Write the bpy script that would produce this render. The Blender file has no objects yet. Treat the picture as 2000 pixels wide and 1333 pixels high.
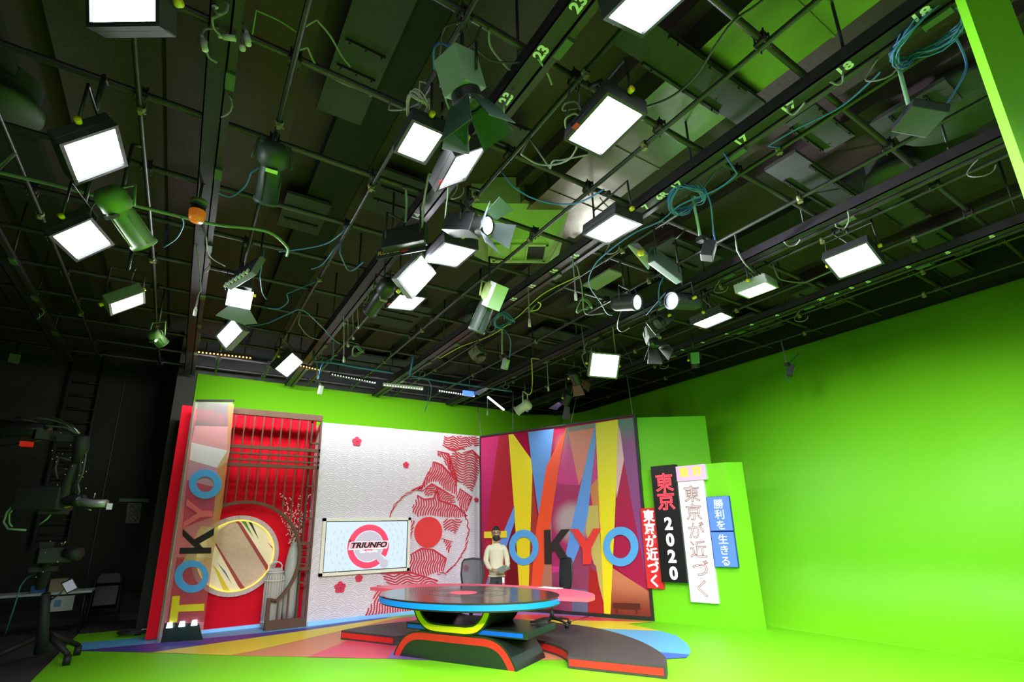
import bpy, math, random
import numpy as np
from mathutils import Matrix, Vector
random.seed(7)
S = bpy.context.scene
COL = S.collection
PI = math.pi

# ---------------------------------------------------------------- camera
CAMH = 1.7
_y, _p, _r, FPX = .5764, .2771, -.0239, 991.0
PX0, PY0 = 1000.0, 666.5 + 85.6
def _camrot(y, p, r):
    cy, sy, cp, sp, cr, sr = math.cos(y), math.sin(y), math.cos(p), math.sin(p), math.cos(r), math.sin(r)
    a = np.array([[cy, -sy, 0], [sy, cy, 0], [0, 0, 1.]])
    b = np.array([[1, 0, 0], [0, 0, -1], [0, 1, 0.]])
    c = np.array([[1, 0, 0], [0, cp, sp], [0, -sp, cp]])
    d = np.array([[cr, -sr, 0], [sr, cr, 0], [0, 0, 1.]])
    return d @ c @ b @ a
CM = _camrot(_y, _p, _r)
cam = bpy.data.cameras.new('studio_camera')
camo = bpy.data.objects.new('studio_camera', cam)
COL.objects.link(camo)
cam.sensor_width = 36; cam.lens = FPX / 2000 * 36; cam.shift_y = 85.6 / 2000
cam.clip_start = .05; cam.clip_end = 200
R3 = Matrix([[CM[0][i], -CM[1][i], -CM[2][i]] for i in range(3)])
camo.matrix_world = Matrix.Translation((0, 0, CAMH)) @ R3.to_4x4()
S.camera = camo
S.view_settings.view_transform = 'Standard'; S.view_settings.look = 'None'
S.view_settings.gamma = 1; S.view_settings.use_curve_mapping = False
S.view_settings.exposure = 0.38
w = bpy.data.worlds.new('world'); S.world = w; w.use_nodes = True
w.node_tree.nodes['Background'].inputs[0].default_value = (.6, .8, .7, 1)
w.node_tree.nodes['Background'].inputs[1].default_value = 0.02

# ---------------------------------------------------------------- points from sight lines
def ray(px, py): return CM.T @ np.array([(px - PX0) / FPX, (py - PY0) / FPX, 1.])
def atz(px, py, z):
    d = ray(px, py); q = d * (z - CAMH) / d[2]; return Vector((q[0], q[1], z))
def atplane(px, py, p, n):
    d = ray(px, py); p = np.array(p, float) - [0, 0, CAMH]; n = np.array(n, float)
    q = d * (p @ n) / (d @ n) + [0, 0, CAMH]; return Vector(q)
def aty(px, py, y): return atplane(px, py, (0, y, 0), (0, 1, 0))
def atd(px, py, dep): return Vector(ray(px, py) * dep + [0, 0, CAMH])

# ---------------------------------------------------------------- materials
MATS = {}
def s2l(c): return c / 12.92 if c <= .04045 else ((c + .055) / 1.055) ** 2.4
def hexc(h):
    h = h.lstrip('#'); return tuple(s2l(int(h[i:i + 2], 16) / 255) for i in (0, 2, 4))
def mat(name, col, rough=.6, metal=0., emit=None, es=0., noise=0., nscale=8., alpha=1., coat=0., bump=0., spec=.5, trans=0.):
    if name in MATS: return MATS[name]
    if isinstance(col, str): col = hexc(col)
    m = bpy.data.materials.new(name); m.use_nodes = True
    nt = m.node_tree; b = nt.nodes['Principled BSDF']
    b.inputs['Base Color'].default_value = (*col, 1)
    b.inputs['Roughness'].default_value = rough
    b.inputs['Metallic'].default_value = metal
    b.inputs['Specular IOR Level'].default_value = spec
    if coat: b.inputs['Coat Weight'].default_value = coat; b.inputs['Coat Roughness'].default_value = .08
    if alpha < 1: b.inputs['Alpha'].default_value = alpha
    if trans: b.inputs['Transmission Weight'].default_value = trans
    if emit is not None:
        if isinstance(emit, str): emit = hexc(emit)
        b.inputs['Emission Color'].default_value = (*emit, 1)
        b.inputs['Emission Strength'].default_value = es
    if noise or bump:
        tc = nt.nodes.new('ShaderNodeTexCoord'); n = nt.nodes.new('ShaderNodeTexNoise')
        n.inputs['Scale'].default_value = nscale; n.inputs['Detail'].default_value = 5
        nt.links.new(tc.outputs['Object'], n.inputs['Vector'])
        if noise:
            mx = nt.nodes.new('ShaderNodeMix'); mx.data_type = 'RGBA'
            mx.inputs[6].default_value = (*[c * (1 - noise) for c in col], 1)
            mx.inputs[7].default_value = (*[min(1, c * (1 + noise)) for c in col], 1)
            nt.links.new(n.outputs['Fac'], mx.inputs[0]); nt.links.new(mx.outputs[2], b.inputs['Base Color'])
        if bump:
            bp = nt.nodes.new('ShaderNodeBump'); bp.inputs['Strength'].default_value = bump; bp.inputs['Distance'].default_value = .02
            nt.links.new(n.outputs['Fac'], bp.inputs['Height']); nt.links.new(bp.outputs[0], b.inputs['Normal'])
    MATS[name] = m; return m

# ---------------------------------------------------------------- objects
WM = {}
def tag(o, label=None, cat=None, group=None, kind=None):
    if label: o['label'] = label
    if cat: o['category'] = cat
    if group: o['group'] = group
    if kind: o['kind'] = kind
    return o
def thing(name, loc, label, cat, group=None, rotz=0., mtx=None):
    o = bpy.data.objects.new(name, None); COL.objects.link(o)
    m = mtx if mtx is not None else Matrix.Translation(loc) @ Matrix.Rotation(rotz, 4, 'Z')
    o.matrix_world = m; WM[o] = m.copy(); o.empty_display_size = .1
    return tag(o, label, cat, group)

class MB:
    """collects geometry in world space (through an optional frame) and links it as one mesh object"""
    def __init__(self, frame=None):
        self.v = []; self.f = []; self.mi = []; self.F = frame; self.cur = 0; self.sm = []; self.smooth = False
    def _a(self, vs, fs):
        n = len(self.v)
        for p in vs:
            p = Vector(p)
            if self.F is not None: p = self.F @ p
            self.v.append(p)
        for f in fs:
            self.f.append([i + n for i in f]); self.mi.append(self.cur); self.sm.append(self.smooth)
        return self
    def poly(self, pts): return self._a(pts, [list(range(len(pts)))])
    def box(self, c, s, rot=None):
        x, y, z = [k / 2 for k in s]; c = Vector(c)
        vs = [Vector((a * x, b * y, d * z)) for a in (-1, 1) for b in (-1, 1) for d in (-1, 1)]
        if rot is not None: vs = [rot @ q for q in vs]
        vs = [q + c for q in vs]
        return self._a(vs, [(0, 1, 3, 2), (4, 6, 7, 5), (0, 4, 5, 1), (2, 3, 7, 6), (0, 2, 6, 4), (1, 5, 7, 3)])
    def bb(self, x0, x1, y0, y1, z0, z1): return self.box(((x0 + x1) / 2, (y0 + y1) / 2, (z0 + z1) / 2), (x1 - x0, y1 - y0, z1 - z0))
    def slab(self, pts, n, t):
        """planar polygon pts extruded by -n*t (solid)"""
        n = Vector(n).normalized() * t; k = len(pts); pts = [Vector(p) for p in pts]
        vs = pts + [p - n for p in pts]
        fs = [list(range(k)), list(range(2 * k - 1, k - 1, -1))] + [(i, i + k, (i + 1) % k + k, (i + 1) % k) for i in range(k)]
        return self._a(vs, fs)
    def tube(self, pts, r, seg=8, cap=True):
        pts = [Vector(p) for p in pts]; n = len(pts)
        rs = r if isinstance(r, (list, tuple)) else [r] * n
        t0 = (pts[1] - pts[0]).normalized(); ref = Vector((0, 0, 1)) if abs(t0.z) < .9 else Vector((1, 0, 0))
        nrm = t0.cross(ref).normalized(); vs = []
        for i, p in enumerate(pts):
            t = (pts[min(i + 1, n - 1)] - pts[max(i - 1, 0)])
            t = t.normalized() if t.length > 1e-9 else t0
            nrm = (nrm - t * nrm.dot(t)); nrm = nrm.normalized() if nrm.length > 1e-6 else t.orthogonal().normalized()
            b = t.cross(nrm)
            for k in range(seg):
                a = 2 * PI * k / seg; vs.append(p + (nrm * math.cos(a) + b * math.sin(a)) * rs[i])
        fs = [(i * seg + k, i * seg + (k + 1) % seg, (i + 1) * seg + (k + 1) % seg, (i + 1) * seg + k) for i in range(n - 1) for k in range(seg)]
        if cap: fs += [list(range(seg))[::-1], [(n - 1) * seg + k for k in range(seg)]]
        s = self.smooth; self.smooth = True; self._a(vs, fs); self.smooth = s
        return self
    def cyl(self, a, b, r, seg=12): return self.tube([a, b], r, seg)
    def lathe(self, prof, c=(0, 0, 0), seg=24, rot=None, smooth=True):
        """prof [(r,z)]"""
        c = Vector(c); vs = []; k = len(prof)
        for i in range(seg):
            a = 2 * PI * i / seg
            for r, z in prof:
                q = Vector((r * math.cos(a), r * math.sin(a), z))
                if rot is not None: q = rot @ q
                vs.append(q + c)
        fs = [(i * k + j, ((i + 1) % seg) * k + j, ((i + 1) % seg) * k + j + 1, i * k + j + 1) for i in range(seg) for j in range(k - 1)]
        s = self.smooth; self.smooth = smooth; self._a(vs, fs); self.smooth = s
        return self
    def ball(self, c, r, seg=12, rot=None):
        if not isinstance(r, (tuple, list)): r = (r, r, r)
        c = Vector(c); vs = []; n = seg // 2 + 1
        for j in range(n):
            t = PI * j / (n - 1)
            for i in range(seg):
                a = 2 * PI * i / seg
                q = Vector((r[0] * math.sin(t) * math.cos(a), r[1] * math.sin(t) * math.sin(a), r[2] * math.cos(t)))
                if rot is not None: q = rot @ q
                vs.append(q + c)
        fs = [(j * seg + i, j * seg + (i + 1) % seg, (j + 1) * seg + (i + 1) % seg, (j + 1) * seg + i) for j in range(n - 1) for i in range(seg)]
        s = self.smooth; self.smooth = True; self._a(vs, fs); self.smooth = s
        return self
    def ribbon(self, pts, wdt, n, t=.006):
        """flat raised strip along pts lying on a plane with normal n"""
        n = Vector(n).normalized(); pts = [Vector(p) for p in pts]; k = len(pts)
        if k < 2: return self
        L = []; Rr = []
        for i in range(k):
            d = (pts[min(i + 1, k - 1)] - pts[max(i - 1, 0)])
            if d.length < 1e-9: d = Vector((1, 0, 0))
            s = d.normalized().cross(n) * wdt / 2
            if i in (0, k - 1): s = s * .35
            L.append(pts[i] + s + n * t); Rr.append(pts[i] - s + n * t)
        LB = [q - n * t for q in L]; RB = [q - n * t for q in Rr]
        vs = L + Rr + LB + RB
        fs = []
        for i in range(k - 1):
            fs += [(i, i + 1, k + i + 1, k + i), (i, 2 * k + i, 2 * k + i + 1, i + 1), (k + i, k + i + 1, 3 * k + i + 1, 3 * k + i)]
        return self._a(vs, fs)
    def build(self, name, mats, parent=None, label=None, cat=None, group=None, kind=None, origin=None, bevel=0.):
        if not isinstance(mats, (list, tuple)): mats = [mats]
        if parent is not None: inv = WM[parent].inverted(); base = WM[parent]
        else:
            if origin is None:
                xs = [p.x for p in self.v]; ys = [p.y for p in self.v]; zs = [p.z for p in self.v]
                origin = ((min(xs) + max(xs)) / 2, (min(ys) + max(ys)) / 2, min(zs))
            base = Matrix.Translation(origin); inv = base.inverted()
        me = bpy.data.meshes.new(name)
        me.from_pydata([tuple(inv @ p) for p in self.v], [], self.f)
        for m in mats: me.materials.append(m)
        me.polygons.foreach_set('material_index', self.mi)
        me.polygons.foreach_set('use_smooth', self.sm)
        me.update()
        o = bpy.data.objects.new(name, me); COL.objects.link(o)
        if parent is not None: o.parent = parent; WM[o] = base.copy()
        else: o.matrix_world = base; WM[o] = base
        if bevel:
            bv = o.modifiers.new('bevel', 'BEVEL'); bv.width = bevel; bv.segments = 2; bv.limit_method = 'ANGLE'
        return tag(o, label, cat, group, kind)

def copy_tree(o, mtx, label=None, group=None):
    """copies a thing and each of its parts and sub-parts"""
    c = o.copy(); COL.objects.link(c); c.matrix_world = mtx; WM[c] = mtx.copy()
    if label: c['label'] = label
    if group: c['group'] = group
    for ch in list(o.children):
        d = ch.copy(); COL.objects.link(d); d.parent = c
        for g in ch.children:
            e = g.copy(); COL.objects.link(e); e.parent = d
    return c

def frame(o, x, y):
    """4x4 frame with origin o and axes x, y, x cross y"""
    x = Vector(x).normalized(); y = Vector(y); y = (y - x * y.dot(x)).normalized(); z = x.cross(y)
    m = Matrix.Identity(4)
    for i in range(3): m[i][0] = x[i]; m[i][1] = y[i]; m[i][2] = z[i]; m[i][3] = o[i]
    return m
def lookf(o, zdir, up=(0, 0, 1)):
    """frame whose z axis points along zdir"""
    z = Vector(zdir).normalized(); x = Vector(up).cross(z)
    if x.length < 1e-3: x = Vector((1, 0, 0))
    x.normalize(); y = z.cross(x)
    m = Matrix.Identity(4)
    for i in range(3): m[i][0] = x[i]; m[i][1] = y[i]; m[i][2] = z[i]; m[i][3] = o[i]
    return m

def text(body, size, F, m, parent, name='lettering', depth=.004, bold=0., align='CENTER', shear=0., xs=1., outline=0.):
    """lettering in frame F (x to the right, y up, z out of the surface)"""
    c = bpy.data.curves.new(name, 'FONT'); c.body = body; c.size = size; c.align_x = align; c.align_y = 'CENTER'
    c.extrude = depth / 2; c.offset = bold; c.shear = shear; c.space_line = .95
    c.resolution_u = 3
    if outline: c.fill_mode = 'NONE'; c.extrude = 0; c.bevel_depth = outline; c.bevel_resolution = 0
    t = bpy.data.objects.new('tmp', c); COL.objects.link(t)
    bpy.context.view_layer.update()
    me = bpy.data.meshes.new_from_object(t); bpy.data.objects.remove(t); bpy.data.curves.remove(c)
    base = WM[parent]; inv = base.inverted() @ F @ Matrix.Diagonal((xs, 1, 1, 1))
    me.transform(inv); me.materials.clear(); me.materials.append(m); me.name = name
    o = bpy.data.objects.new(name, me); COL.objects.link(o); o.parent = parent; WM[o] = base.copy()
    return o

# ---------------------------------------------------------------- palette
GREEN = (.20, .65, .012)
m_green = mat('chroma_green_paint', GREEN, .5, spec=.3)
m_greenfloor = m_green
m_dark = mat('dark_wall_paint', (.022, .022, .014), .85, noise=.3, nscale=2)
m_black = mat('black_paint', (.012, .012, .012), .55)
m_blackm = mat('black_metal', (.03, .032, .03), .42, .3, noise=.3, nscale=20)
m_pipe = mat('dark_painted_pipe', (.042, .030, .042), .42, .3, noise=.4, nscale=14)
m_beam = mat('black_beam_steel', (.026, .020, .028), .5, .3, noise=.4, nscale=10)
m_slab = mat('brown_acoustic_ceiling', (.052, .027, .034), .95, noise=.35, nscale=40, bump=.3)
m_slab2 = mat('olive_acoustic_panel', (.054, .034, .038), .95, noise=.35, nscale=30, bump=.3)
m_slab3 = mat('grey_ceiling_panel', (.050, .044, .056), .85, noise=.3, nscale=6)
m_slab4 = mat('maroon_ceiling_panel', (.055, .028, .028), .9, noise=.3, nscale=20)
m_slab5 = mat('charcoal_ceiling_panel', (.014, .013, .011), .95, noise=.3, nscale=20)
m_sheet = mat('galvanised_sheet', (.27, .26, .22), .34, .95, noise=.3, nscale=2.5, bump=.5)
m_white = mat('white_paint', (.8, .8, .8), .5)
m_num = mat('white_number_paint', (.75, .75, .75), .6)
m_housing = mat('light_housing', (.035, .035, .04), .45, .2)
m_housgrey = mat('grey_light_housing', (.22, .22, .24), .45, .2)
m_knob = mat('yellow_knob', (.75, .6, .02), .4)
m_redtag = mat('red_label', (.7, .03, .04), .5)
m_cable_w = mat('grey_cable', (.20, .20, .20), .5)
m_cable_b = mat('blue_cable', (.04, .17, .44), .45)
m_cable_k = mat('black_cable', (.02, .02, .02), .5)
m_cable_g = mat('green_grey_cable', (.2, .3, .16), .5)
m_cable_y = mat('yellow_cable', (.6, .6, .05), .5)
m_conn = mat('white_connector', (.48, .46, .45), .5)
m_orange = mat('amber_plastic', (.75, .16, .01), .3, emit=(.9, .2, .02), es=.15)
m_diff = mat('lit_diffuser', (.9, .9, .9), .5, emit=(.93, .97, 1), es=14)
m_lens = mat('lit_lens', (.9, .9, .9), .3, emit=(.85, .93, 1), es=9)
m_steel = mat('steel', (.5, .5, .5), .3, .9)

# ================================================================= SETTING
YB, XR, ZT = 12.2, 9.87, 5.03
def struct(mb, name, m, **k): return mb.build(name, m, kind='structure', **k)

b = MB(); b.bb(-9, 14, -6, 16, -.2, -.004); struct(b, 'floor', mat('dark_studio_floor', (.05, .047, .043), .7, noise=.35, nscale=3))
# green painted floor is part of the floor
fl = bpy.data.objects['floor']
b = MB(); b.poly([(-1.3, -4, 0), (11, -4, 0), (11, 12.9, 0), (-1.25, 13.1, 0)]); b.build('green_floor_paint', m_greenfloor, fl)

# cyclorama: profile swept along the back wall, round the corner and down the right wall
def cyc(name, path):
    g = MB(); g.smooth = True; vs = []; k = 14
    for (x, y, nx, ny, r) in path:
        prof = []
        for i in range(13):
            a = PI / 2 * i / 12; prof.append((r - r * math.sin(a), r - r * math.cos(a)))
        prof.append((0, ZT))
        for d, z in prof: vs.append((x + nx * d, y + ny * d, z - .004))
    fs = [(i * k + j, (i + 1) * k + j, (i + 1) * k + j + 1, i * k + j + 1) for i in range(len(path) - 1) for j in range(k - 1)]
    g._a(vs, fs)
    o = struct(g, name, m_green)
    s = o.modifiers.new('solid', 'SOLIDIFY'); s.thickness = .04; s.offset = -1
    return o
rc = 1.2
corner = []
for i in range(9):
    a = PI / 2 - PI / 2 * i / 8
    corner.append((XR - rc + rc * math.cos(a), YB - rc + rc * math.sin(a), -math.cos(a), -math.sin(a), .3 + .85 * i / 8))
cyc('wall_back', [(.0, YB, 0, -1, .3)] + corner[:5])
cyc('wall_right', corner[4:] + [(XR, -3.6, -1, 0, 1.15)])
b = MB(); b.bb(-9, 14, 14.6, 14.8, 0, 6.2); b.bb(-.35, -.01, 12.2, 14.6, 0, 6.2); struct(b, 'wall_left', m_dark)
b = MB(); b.bb(-9, -.35, 14.55, 14.6, 0, .14); struct(b, 'baseboard_left', mat('dark_baseboard', (.03, .03, .02), .7))
b = MB(); b.bb(-9.2, -9, -6, 14.6, 0, 6.2); struct(b, 'wall_far_left', m_dark)
b = MB(); b.bb(-9.2, 14, -6.2, -6, 0, 6.2); struct(b, 'wall_behind', m_dark)
b = MB(); b.bb(-.3, XR + .4, YB + .03, YB + .5, ZT - .01, 6.2); b.bb(XR + .05, XR + .5, -6, YB + .5, ZT - .01, 6.2)
struct(b, 'trim_1', m_black)
b = MB(); b.bb(-9.2, 14, -6.2, 15, 5.95, 6.15); ceil = struct(b, 'ceiling', m_slab)

# acoustic strips running away from the camera, boards and sheets on the ceiling (all parts of the ceiling)
x = -5.2; i = 0
strip_m = [m_slab5, m_slab2, m_slab4, m_slab, m_slab5, m_slab2, m_slab, m_slab4]
while x < 9.7:
    wdt = [.55, .8, .4, .65][i % 4]
    b = MB(); b.bb(x, x + wdt - .04, -2, 12.1, 5.88 - .05 * (i % 3), 5.95)
    b.build('acoustic_strip', strip_m[i % 8], ceil); x += wdt + [.1, .32, .0][i % 3]; i += 1
def rpx(q, z):
    p = [atz(a, c, z) for a, c in q]
    xs = sorted(k.x for k in p); ys = sorted(k.y for k in p); h = len(p) // 2
    return sum(xs[:h]) / h, sum(xs[h:]) / (len(xs) - h), sum(ys[:h]) / h, sum(ys[h:]) / (len(ys) - h)
# long sheet-metal duct catching the green of the cyclorama
p = atz(1430, 38, 5.5); p2 = atz(1720, 0, 5.5)
dx0 = p.x; dx1 = p2.x
yend = atz(1085, 385, 5.5).y
b = MB()
y = -.6; k = 0
while y < yend + .1:
    L = .92
    b.bb(dx0, dx1, y, y + L - .012, 5.5, 5.84); b.bb(dx0 - .01, dx1 + .01, y + L - .02, y + L, 5.49, 5.86); y += L; k += 1
b.build('metal_duct', m_sheet, ceil)
b = MB(); q = [atz(1037, 403, 5.5), atz(1135, 450, 5.5)]
b.bb(q[0].x - .1, q[1].x + .1, q[1].y - .1, q[0].y + .35, 5.55, 5.85); b.build('metal_duct', m_sheet, ceil)
# dark green-grey boards: (pixel quad, height)
boards = [([(1252, 25), (1200, 87), (1440, 245), (1497, 205)], 5.42), ([(890, 0), (740, 0), (645, 212), (590, 212)], 5.7),
          ([(1550, 300), (1500, 330), (1640, 430), (1700, 390)], 5.4), ([(1700, 395), (1760, 450), (1820, 420), (1760, 380)], 5.4),
          ([(1760, 470), (1830, 520), (1900, 490), (1840, 450)], 5.4), ([(1680, 230), (1745, 290), (1830, 200), (1900, 150)], 5.5),
          ([(900, 180), (860, 210), (1000, 300), (1040, 270)], 5.6),
          ([(1310, 460), (1280, 490), (1360, 540), (1400, 500)], 5.5),
          ([(1560, 560), (1530, 590), (1650, 600), (1690, 570)], 5.45), ([(1400, 640), (1450, 660), (1530, 640), (1480, 610)], 5.5),
          ([(1840, 500), (1800, 520), (1880, 560), (1930, 530)], 5.4), ([(560, 380), (540, 440), (620, 460), (650, 400)], 5.7),
          ([(700, 620), (790, 650), (850, 600), (760, 590)], 5.6), ([(1100, 590), (1150, 620), (1260, 600), (1200, 560)], 5.6),
          ([(1060, 640), (1010, 670), (1130, 700), (1180, 670)], 5.6), 
          ([(760, 330), (700, 400), (800, 440), (850, 370)], 5.7), 
          ([(1580, 200), (1540, 250), (1620, 300), (1670, 260)], 5.45), ([(700, 690), (650, 720), (760, 740), (800, 710)], 5.6)]
for q, z in boards:
    x0, x1, y0, y1 = rpx(q, z)
    b = MB(); b.bb(x0, x1, y0, y1, z, z + .04)
    nx = max(1, int((x1 - x0) / .9)) ; 
    b.build('ceiling_board', m_slab3, ceil)
    b = MB(); ym = (y0 + y1) / 2; L = min(.5, (x1 - x0) * .4); xm = (x0 + x1) / 2
    for dy in (-.14, .14):
        b.bb(xm - L, xm + L, ym + dy - .012, ym + dy + .012, z - .03, z)
        for s in (-.8, 0, .8): b.cyl((xm + s * L, ym + dy, z - .05), (xm + s * L, ym + dy, z - .03), .008, 6)
    b.build('board_rail', m_pipe, ceil)
b = MB()
for px, py, r in ((8, 215, .28), (1745, 352, .3), (1870, 215, .5), (930, 628, .25)):
    p = atz(px, py, 5.6); b.lathe([(0, 0), (r, 0), (r, .08), (r * .8, .12), (r * .8, .35)], p, 28)
b.build('round_diffuser', mat('green_grey_vent', (.07, .08, .07), .6), ceil)

# tall slotted hood on the ceiling, beside the duct
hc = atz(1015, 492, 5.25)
m_hood = mat('whitish_hood_green_spill', (.46, .50, .24), .6, noise=.15, nscale=4)  # hood is whitish; green light spilling on it is put into this colour
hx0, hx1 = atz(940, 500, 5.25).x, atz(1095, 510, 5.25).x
t = thing('ventilation_hood', (hc.x, hc.y, 5.95), 'whitish slotted box hood, green spill in its colour, hanging under the ceiling beyond the metal duct', 'hood')
b = MB()
ox, oy = .62, .62; ix, iy = .42, .3
F = Matrix.Translation(hc) @ Matrix.Rotation(math.radians(-30), 4, 'Z')
b.F = F
bot = [(-ix, -iy), (ix, -iy), (ix, iy), (-ix, iy)]; top = [(-ox, -oy), (ox, -oy), (ox, oy), (-ox, oy)]
b._a([(x_, y_, 0) for x_, y_ in bot] + [(x_, y_, .3) for x_, y_ in top] + [(x_, y_, .68) for x_, y_ in top],
     [(0, 1, 2, 3)] + [(k_, (k_ + 1) % 4, 4 + (k_ + 1) % 4, 4 + k_) for k_ in range(4)] + [(4 + k_, 4 + (k_ + 1) % 4, 8 + (k_ + 1) % 4, 8 + k_) for k_ in range(4)])
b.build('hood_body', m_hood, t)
b = MB(F)
for a in ((-.36, .36, -.22, -.18), (-.36, .36, .18, .22), (-.36, -.33, -.22, .22), (.33, .36, -.22, .22), (-.12, -.1, -.2, .2), (.08, .1, -.2, .2)):
    b.bb(a[0], a[1], a[2], a[3], -.03, 0)
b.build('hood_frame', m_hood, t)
b = MB(F); b.bb(.1, .32, -.17, .17, -.012, 0); b.build('dark_opening', m_black, t)

# ================================================================= LIGHTING GRID
ordn = ['first', 'second', 'third', 'fourth', 'fifth', 'sixth', 'seventh', 'eighth', 'ninth', 'tenth', 'eleventh', 'twelfth', 'thirteenth']
CROSS = [.42, 1.37, 2.32, 3.26, 4.21, 5.16, 6.1, 7.05, 8.0, 8.95, 9.9, 10.85, 11.7]
BEAMS = [-2.1, -.17, 1.735, 3.71, 5.7, 7.7]
LONGP = [-1.6, -.65, .3, 1.2, 2.155, 3.1, 4.2, 5.1, 6.15, 7.1, 8.2, 9.1]
clampmesh = None
for i, y in enumerate(CROSS):
    b = MB(); pts = [(xx, y, 5.045 + .012 * math.sin(xx * .9 + i)) for xx in np.linspace(-4.4, 9.6, 16)]; b.tube(pts, .027, 8)
    o = b.build('ceiling_pipe', m_pipe, label='%s dark crosswise ceiling pipe counted from the near end of the lighting grid' % ordn[i], cat='pipe',
                group=None, origin=(2.5, y, 5.045))
    for j, xx in enumerate(LONGP):
        if clampmesh is None:
            g = MB(); g.box((xx, y, 5.0), (.09, .09, .022)); g.box((xx, y, 5.075), (.07, .07, .015))
            for a in (-.035, .035):
                for c in (-.035, .035): g.cyl((xx + a, y + c, 4.965), (xx + a, y + c, 5.09), .007, 6)
            cl = g.build('pipe_clamp', m_pipe, o); clampmesh = cl; cx0, cy0 = xx, y
        elif (i * 7 + j * 3) % 5 != 0:
            cl = clampmesh.copy(); COL.objects.link(cl); cl.parent = o; cl.location = (xx - cx0, 0, 0)
hangm = m_steel
for i, xx in enumerate(LONGP):
    b = MB(); pts = [(xx + .01 * math.sin(yy + i), yy, 4.985) for yy in np.linspace(-1.2, 11.9, 14)]; b.tube(pts, .021, 8)
    o = b.build('ceiling_pipe', m_blackm, label='%s slim black lengthwise ceiling pipe counted from the left of the lighting grid' % ordn[i], cat='pipe', origin=(xx, 5, 4.985))
    for k, yy in enumerate((1.9 + (i % 3) * .3, 3.9 + (i % 2) * .4, 6.5 + (i % 3) * .5, 9.4)):
        g = MB(); g.lathe([(.028, -.02), (.034, -.02), (.034, .02), (.028, .02)], (xx, yy, 4.985), 10, Matrix.Rotation(PI / 2, 3, 'X'))
        g.box((xx, yy, 4.945), (.03, .05, .03)); g.cyl((xx - .03, yy, 4.94), (xx + .04, yy, 4.94), .006, 6)
        g.build('pipe_hook', mat('yellow_green_clamp', (.20, .18, .08), .5), o)
NUMS = {3.71: [('18', 1783, 10), ('18', 1634, 120), ('17', 1524, 198), ('17', 1431, 264), ('17', 1307, 355), ('6R', 1278, 376), ('7', 1247, 398), ('16', 1110, 497), ('16', 1068, 526), ('15', 1026, 556), ('15', 992, 582)],
        7.7: [('5', 1920, 448), ('5', 1834, 482), ('5', 1757, 512), ('5', 1678, 542), ('5', 1647, 555), ('4', 1617, 567), ('2P', 1588, 577), ('4', 1502, 611), ('4', 1453, 630), ('4', 1409, 650), ('3', 1363, 667), ('3', 1325, 682)],
        1.735: [('23', 1122, 2), ('23', 1047, 97), ('23', 978, 187), ('14', 803, 420)], 5.7: [], -.17: [], -2.1: []}
bn = {-2.1: 'at the far left', -.17: 'down the left side', 1.735: 'numbered 23 near the centre left', 3.71: 'numbered 15 to 18 through the centre', 5.7: 'without visible numbers right of centre', 7.7: 'numbered 2 to 5 nearest the right green wall'}
for xx in BEAMS:
    t = thing('lighting_beam', (xx, 5, 5.1), 'long black steel channel beam of the lighting grid, ' + bn[xx], 'beam')
    b = MB(); b.bb(xx - .065, xx + .065, -1.4, 11.9, 4.9, 4.912); b.bb(xx - .065, xx - .055, -1.4, 11.9, 4.9, 5.02); b.bb(xx + .055, xx + .065, -1.4, 11.9, 4.9, 5.02)
    b.build('channel', m_beam, t)
    b = MB(); b.bb(xx + .068, xx + .12, -1.4, 11.9, 4.885, 4.935); b.build('cable_tray', m_pipe, t)
    for k, yy in enumerate(np.arange(.6, 11.5, 1.37)):
        g = MB(); g.box((xx + .094, yy + .1 * (k % 3), 4.875), (.06, .16, .02)); g.build('socket_box', mat('socket_green', (.06, .1, .04), .5), t)
        if k % 2 == 0:
            g = MB(); c0 = Vector((xx + .1, yy + .35, 4.88)); g.tube([c0 + Vector((.03 * math.sin(a * 2), .1 * math.sin(a), -.09 * (1 - math.cos(a)))) for a in np.linspace(0, 4.4, 12)], .006, 6)
            g.build('pigtail', m_cable_w, t)
        g = MB(); g.cyl((xx, yy + .5, 5.02), (xx, yy + .5, 5.95), .012, 6); g.build('hanger_rod', m_blackm, t)
    for s, px, py in NUMS[xx]:
        p = atz(px, py, 4.899)
        text(s, .112, frame((xx, p.y, 4.899), (0, -1, 0), (-1, 0, 0)), m_num, t, 'beam_number', .002, bold=.004)

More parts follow.
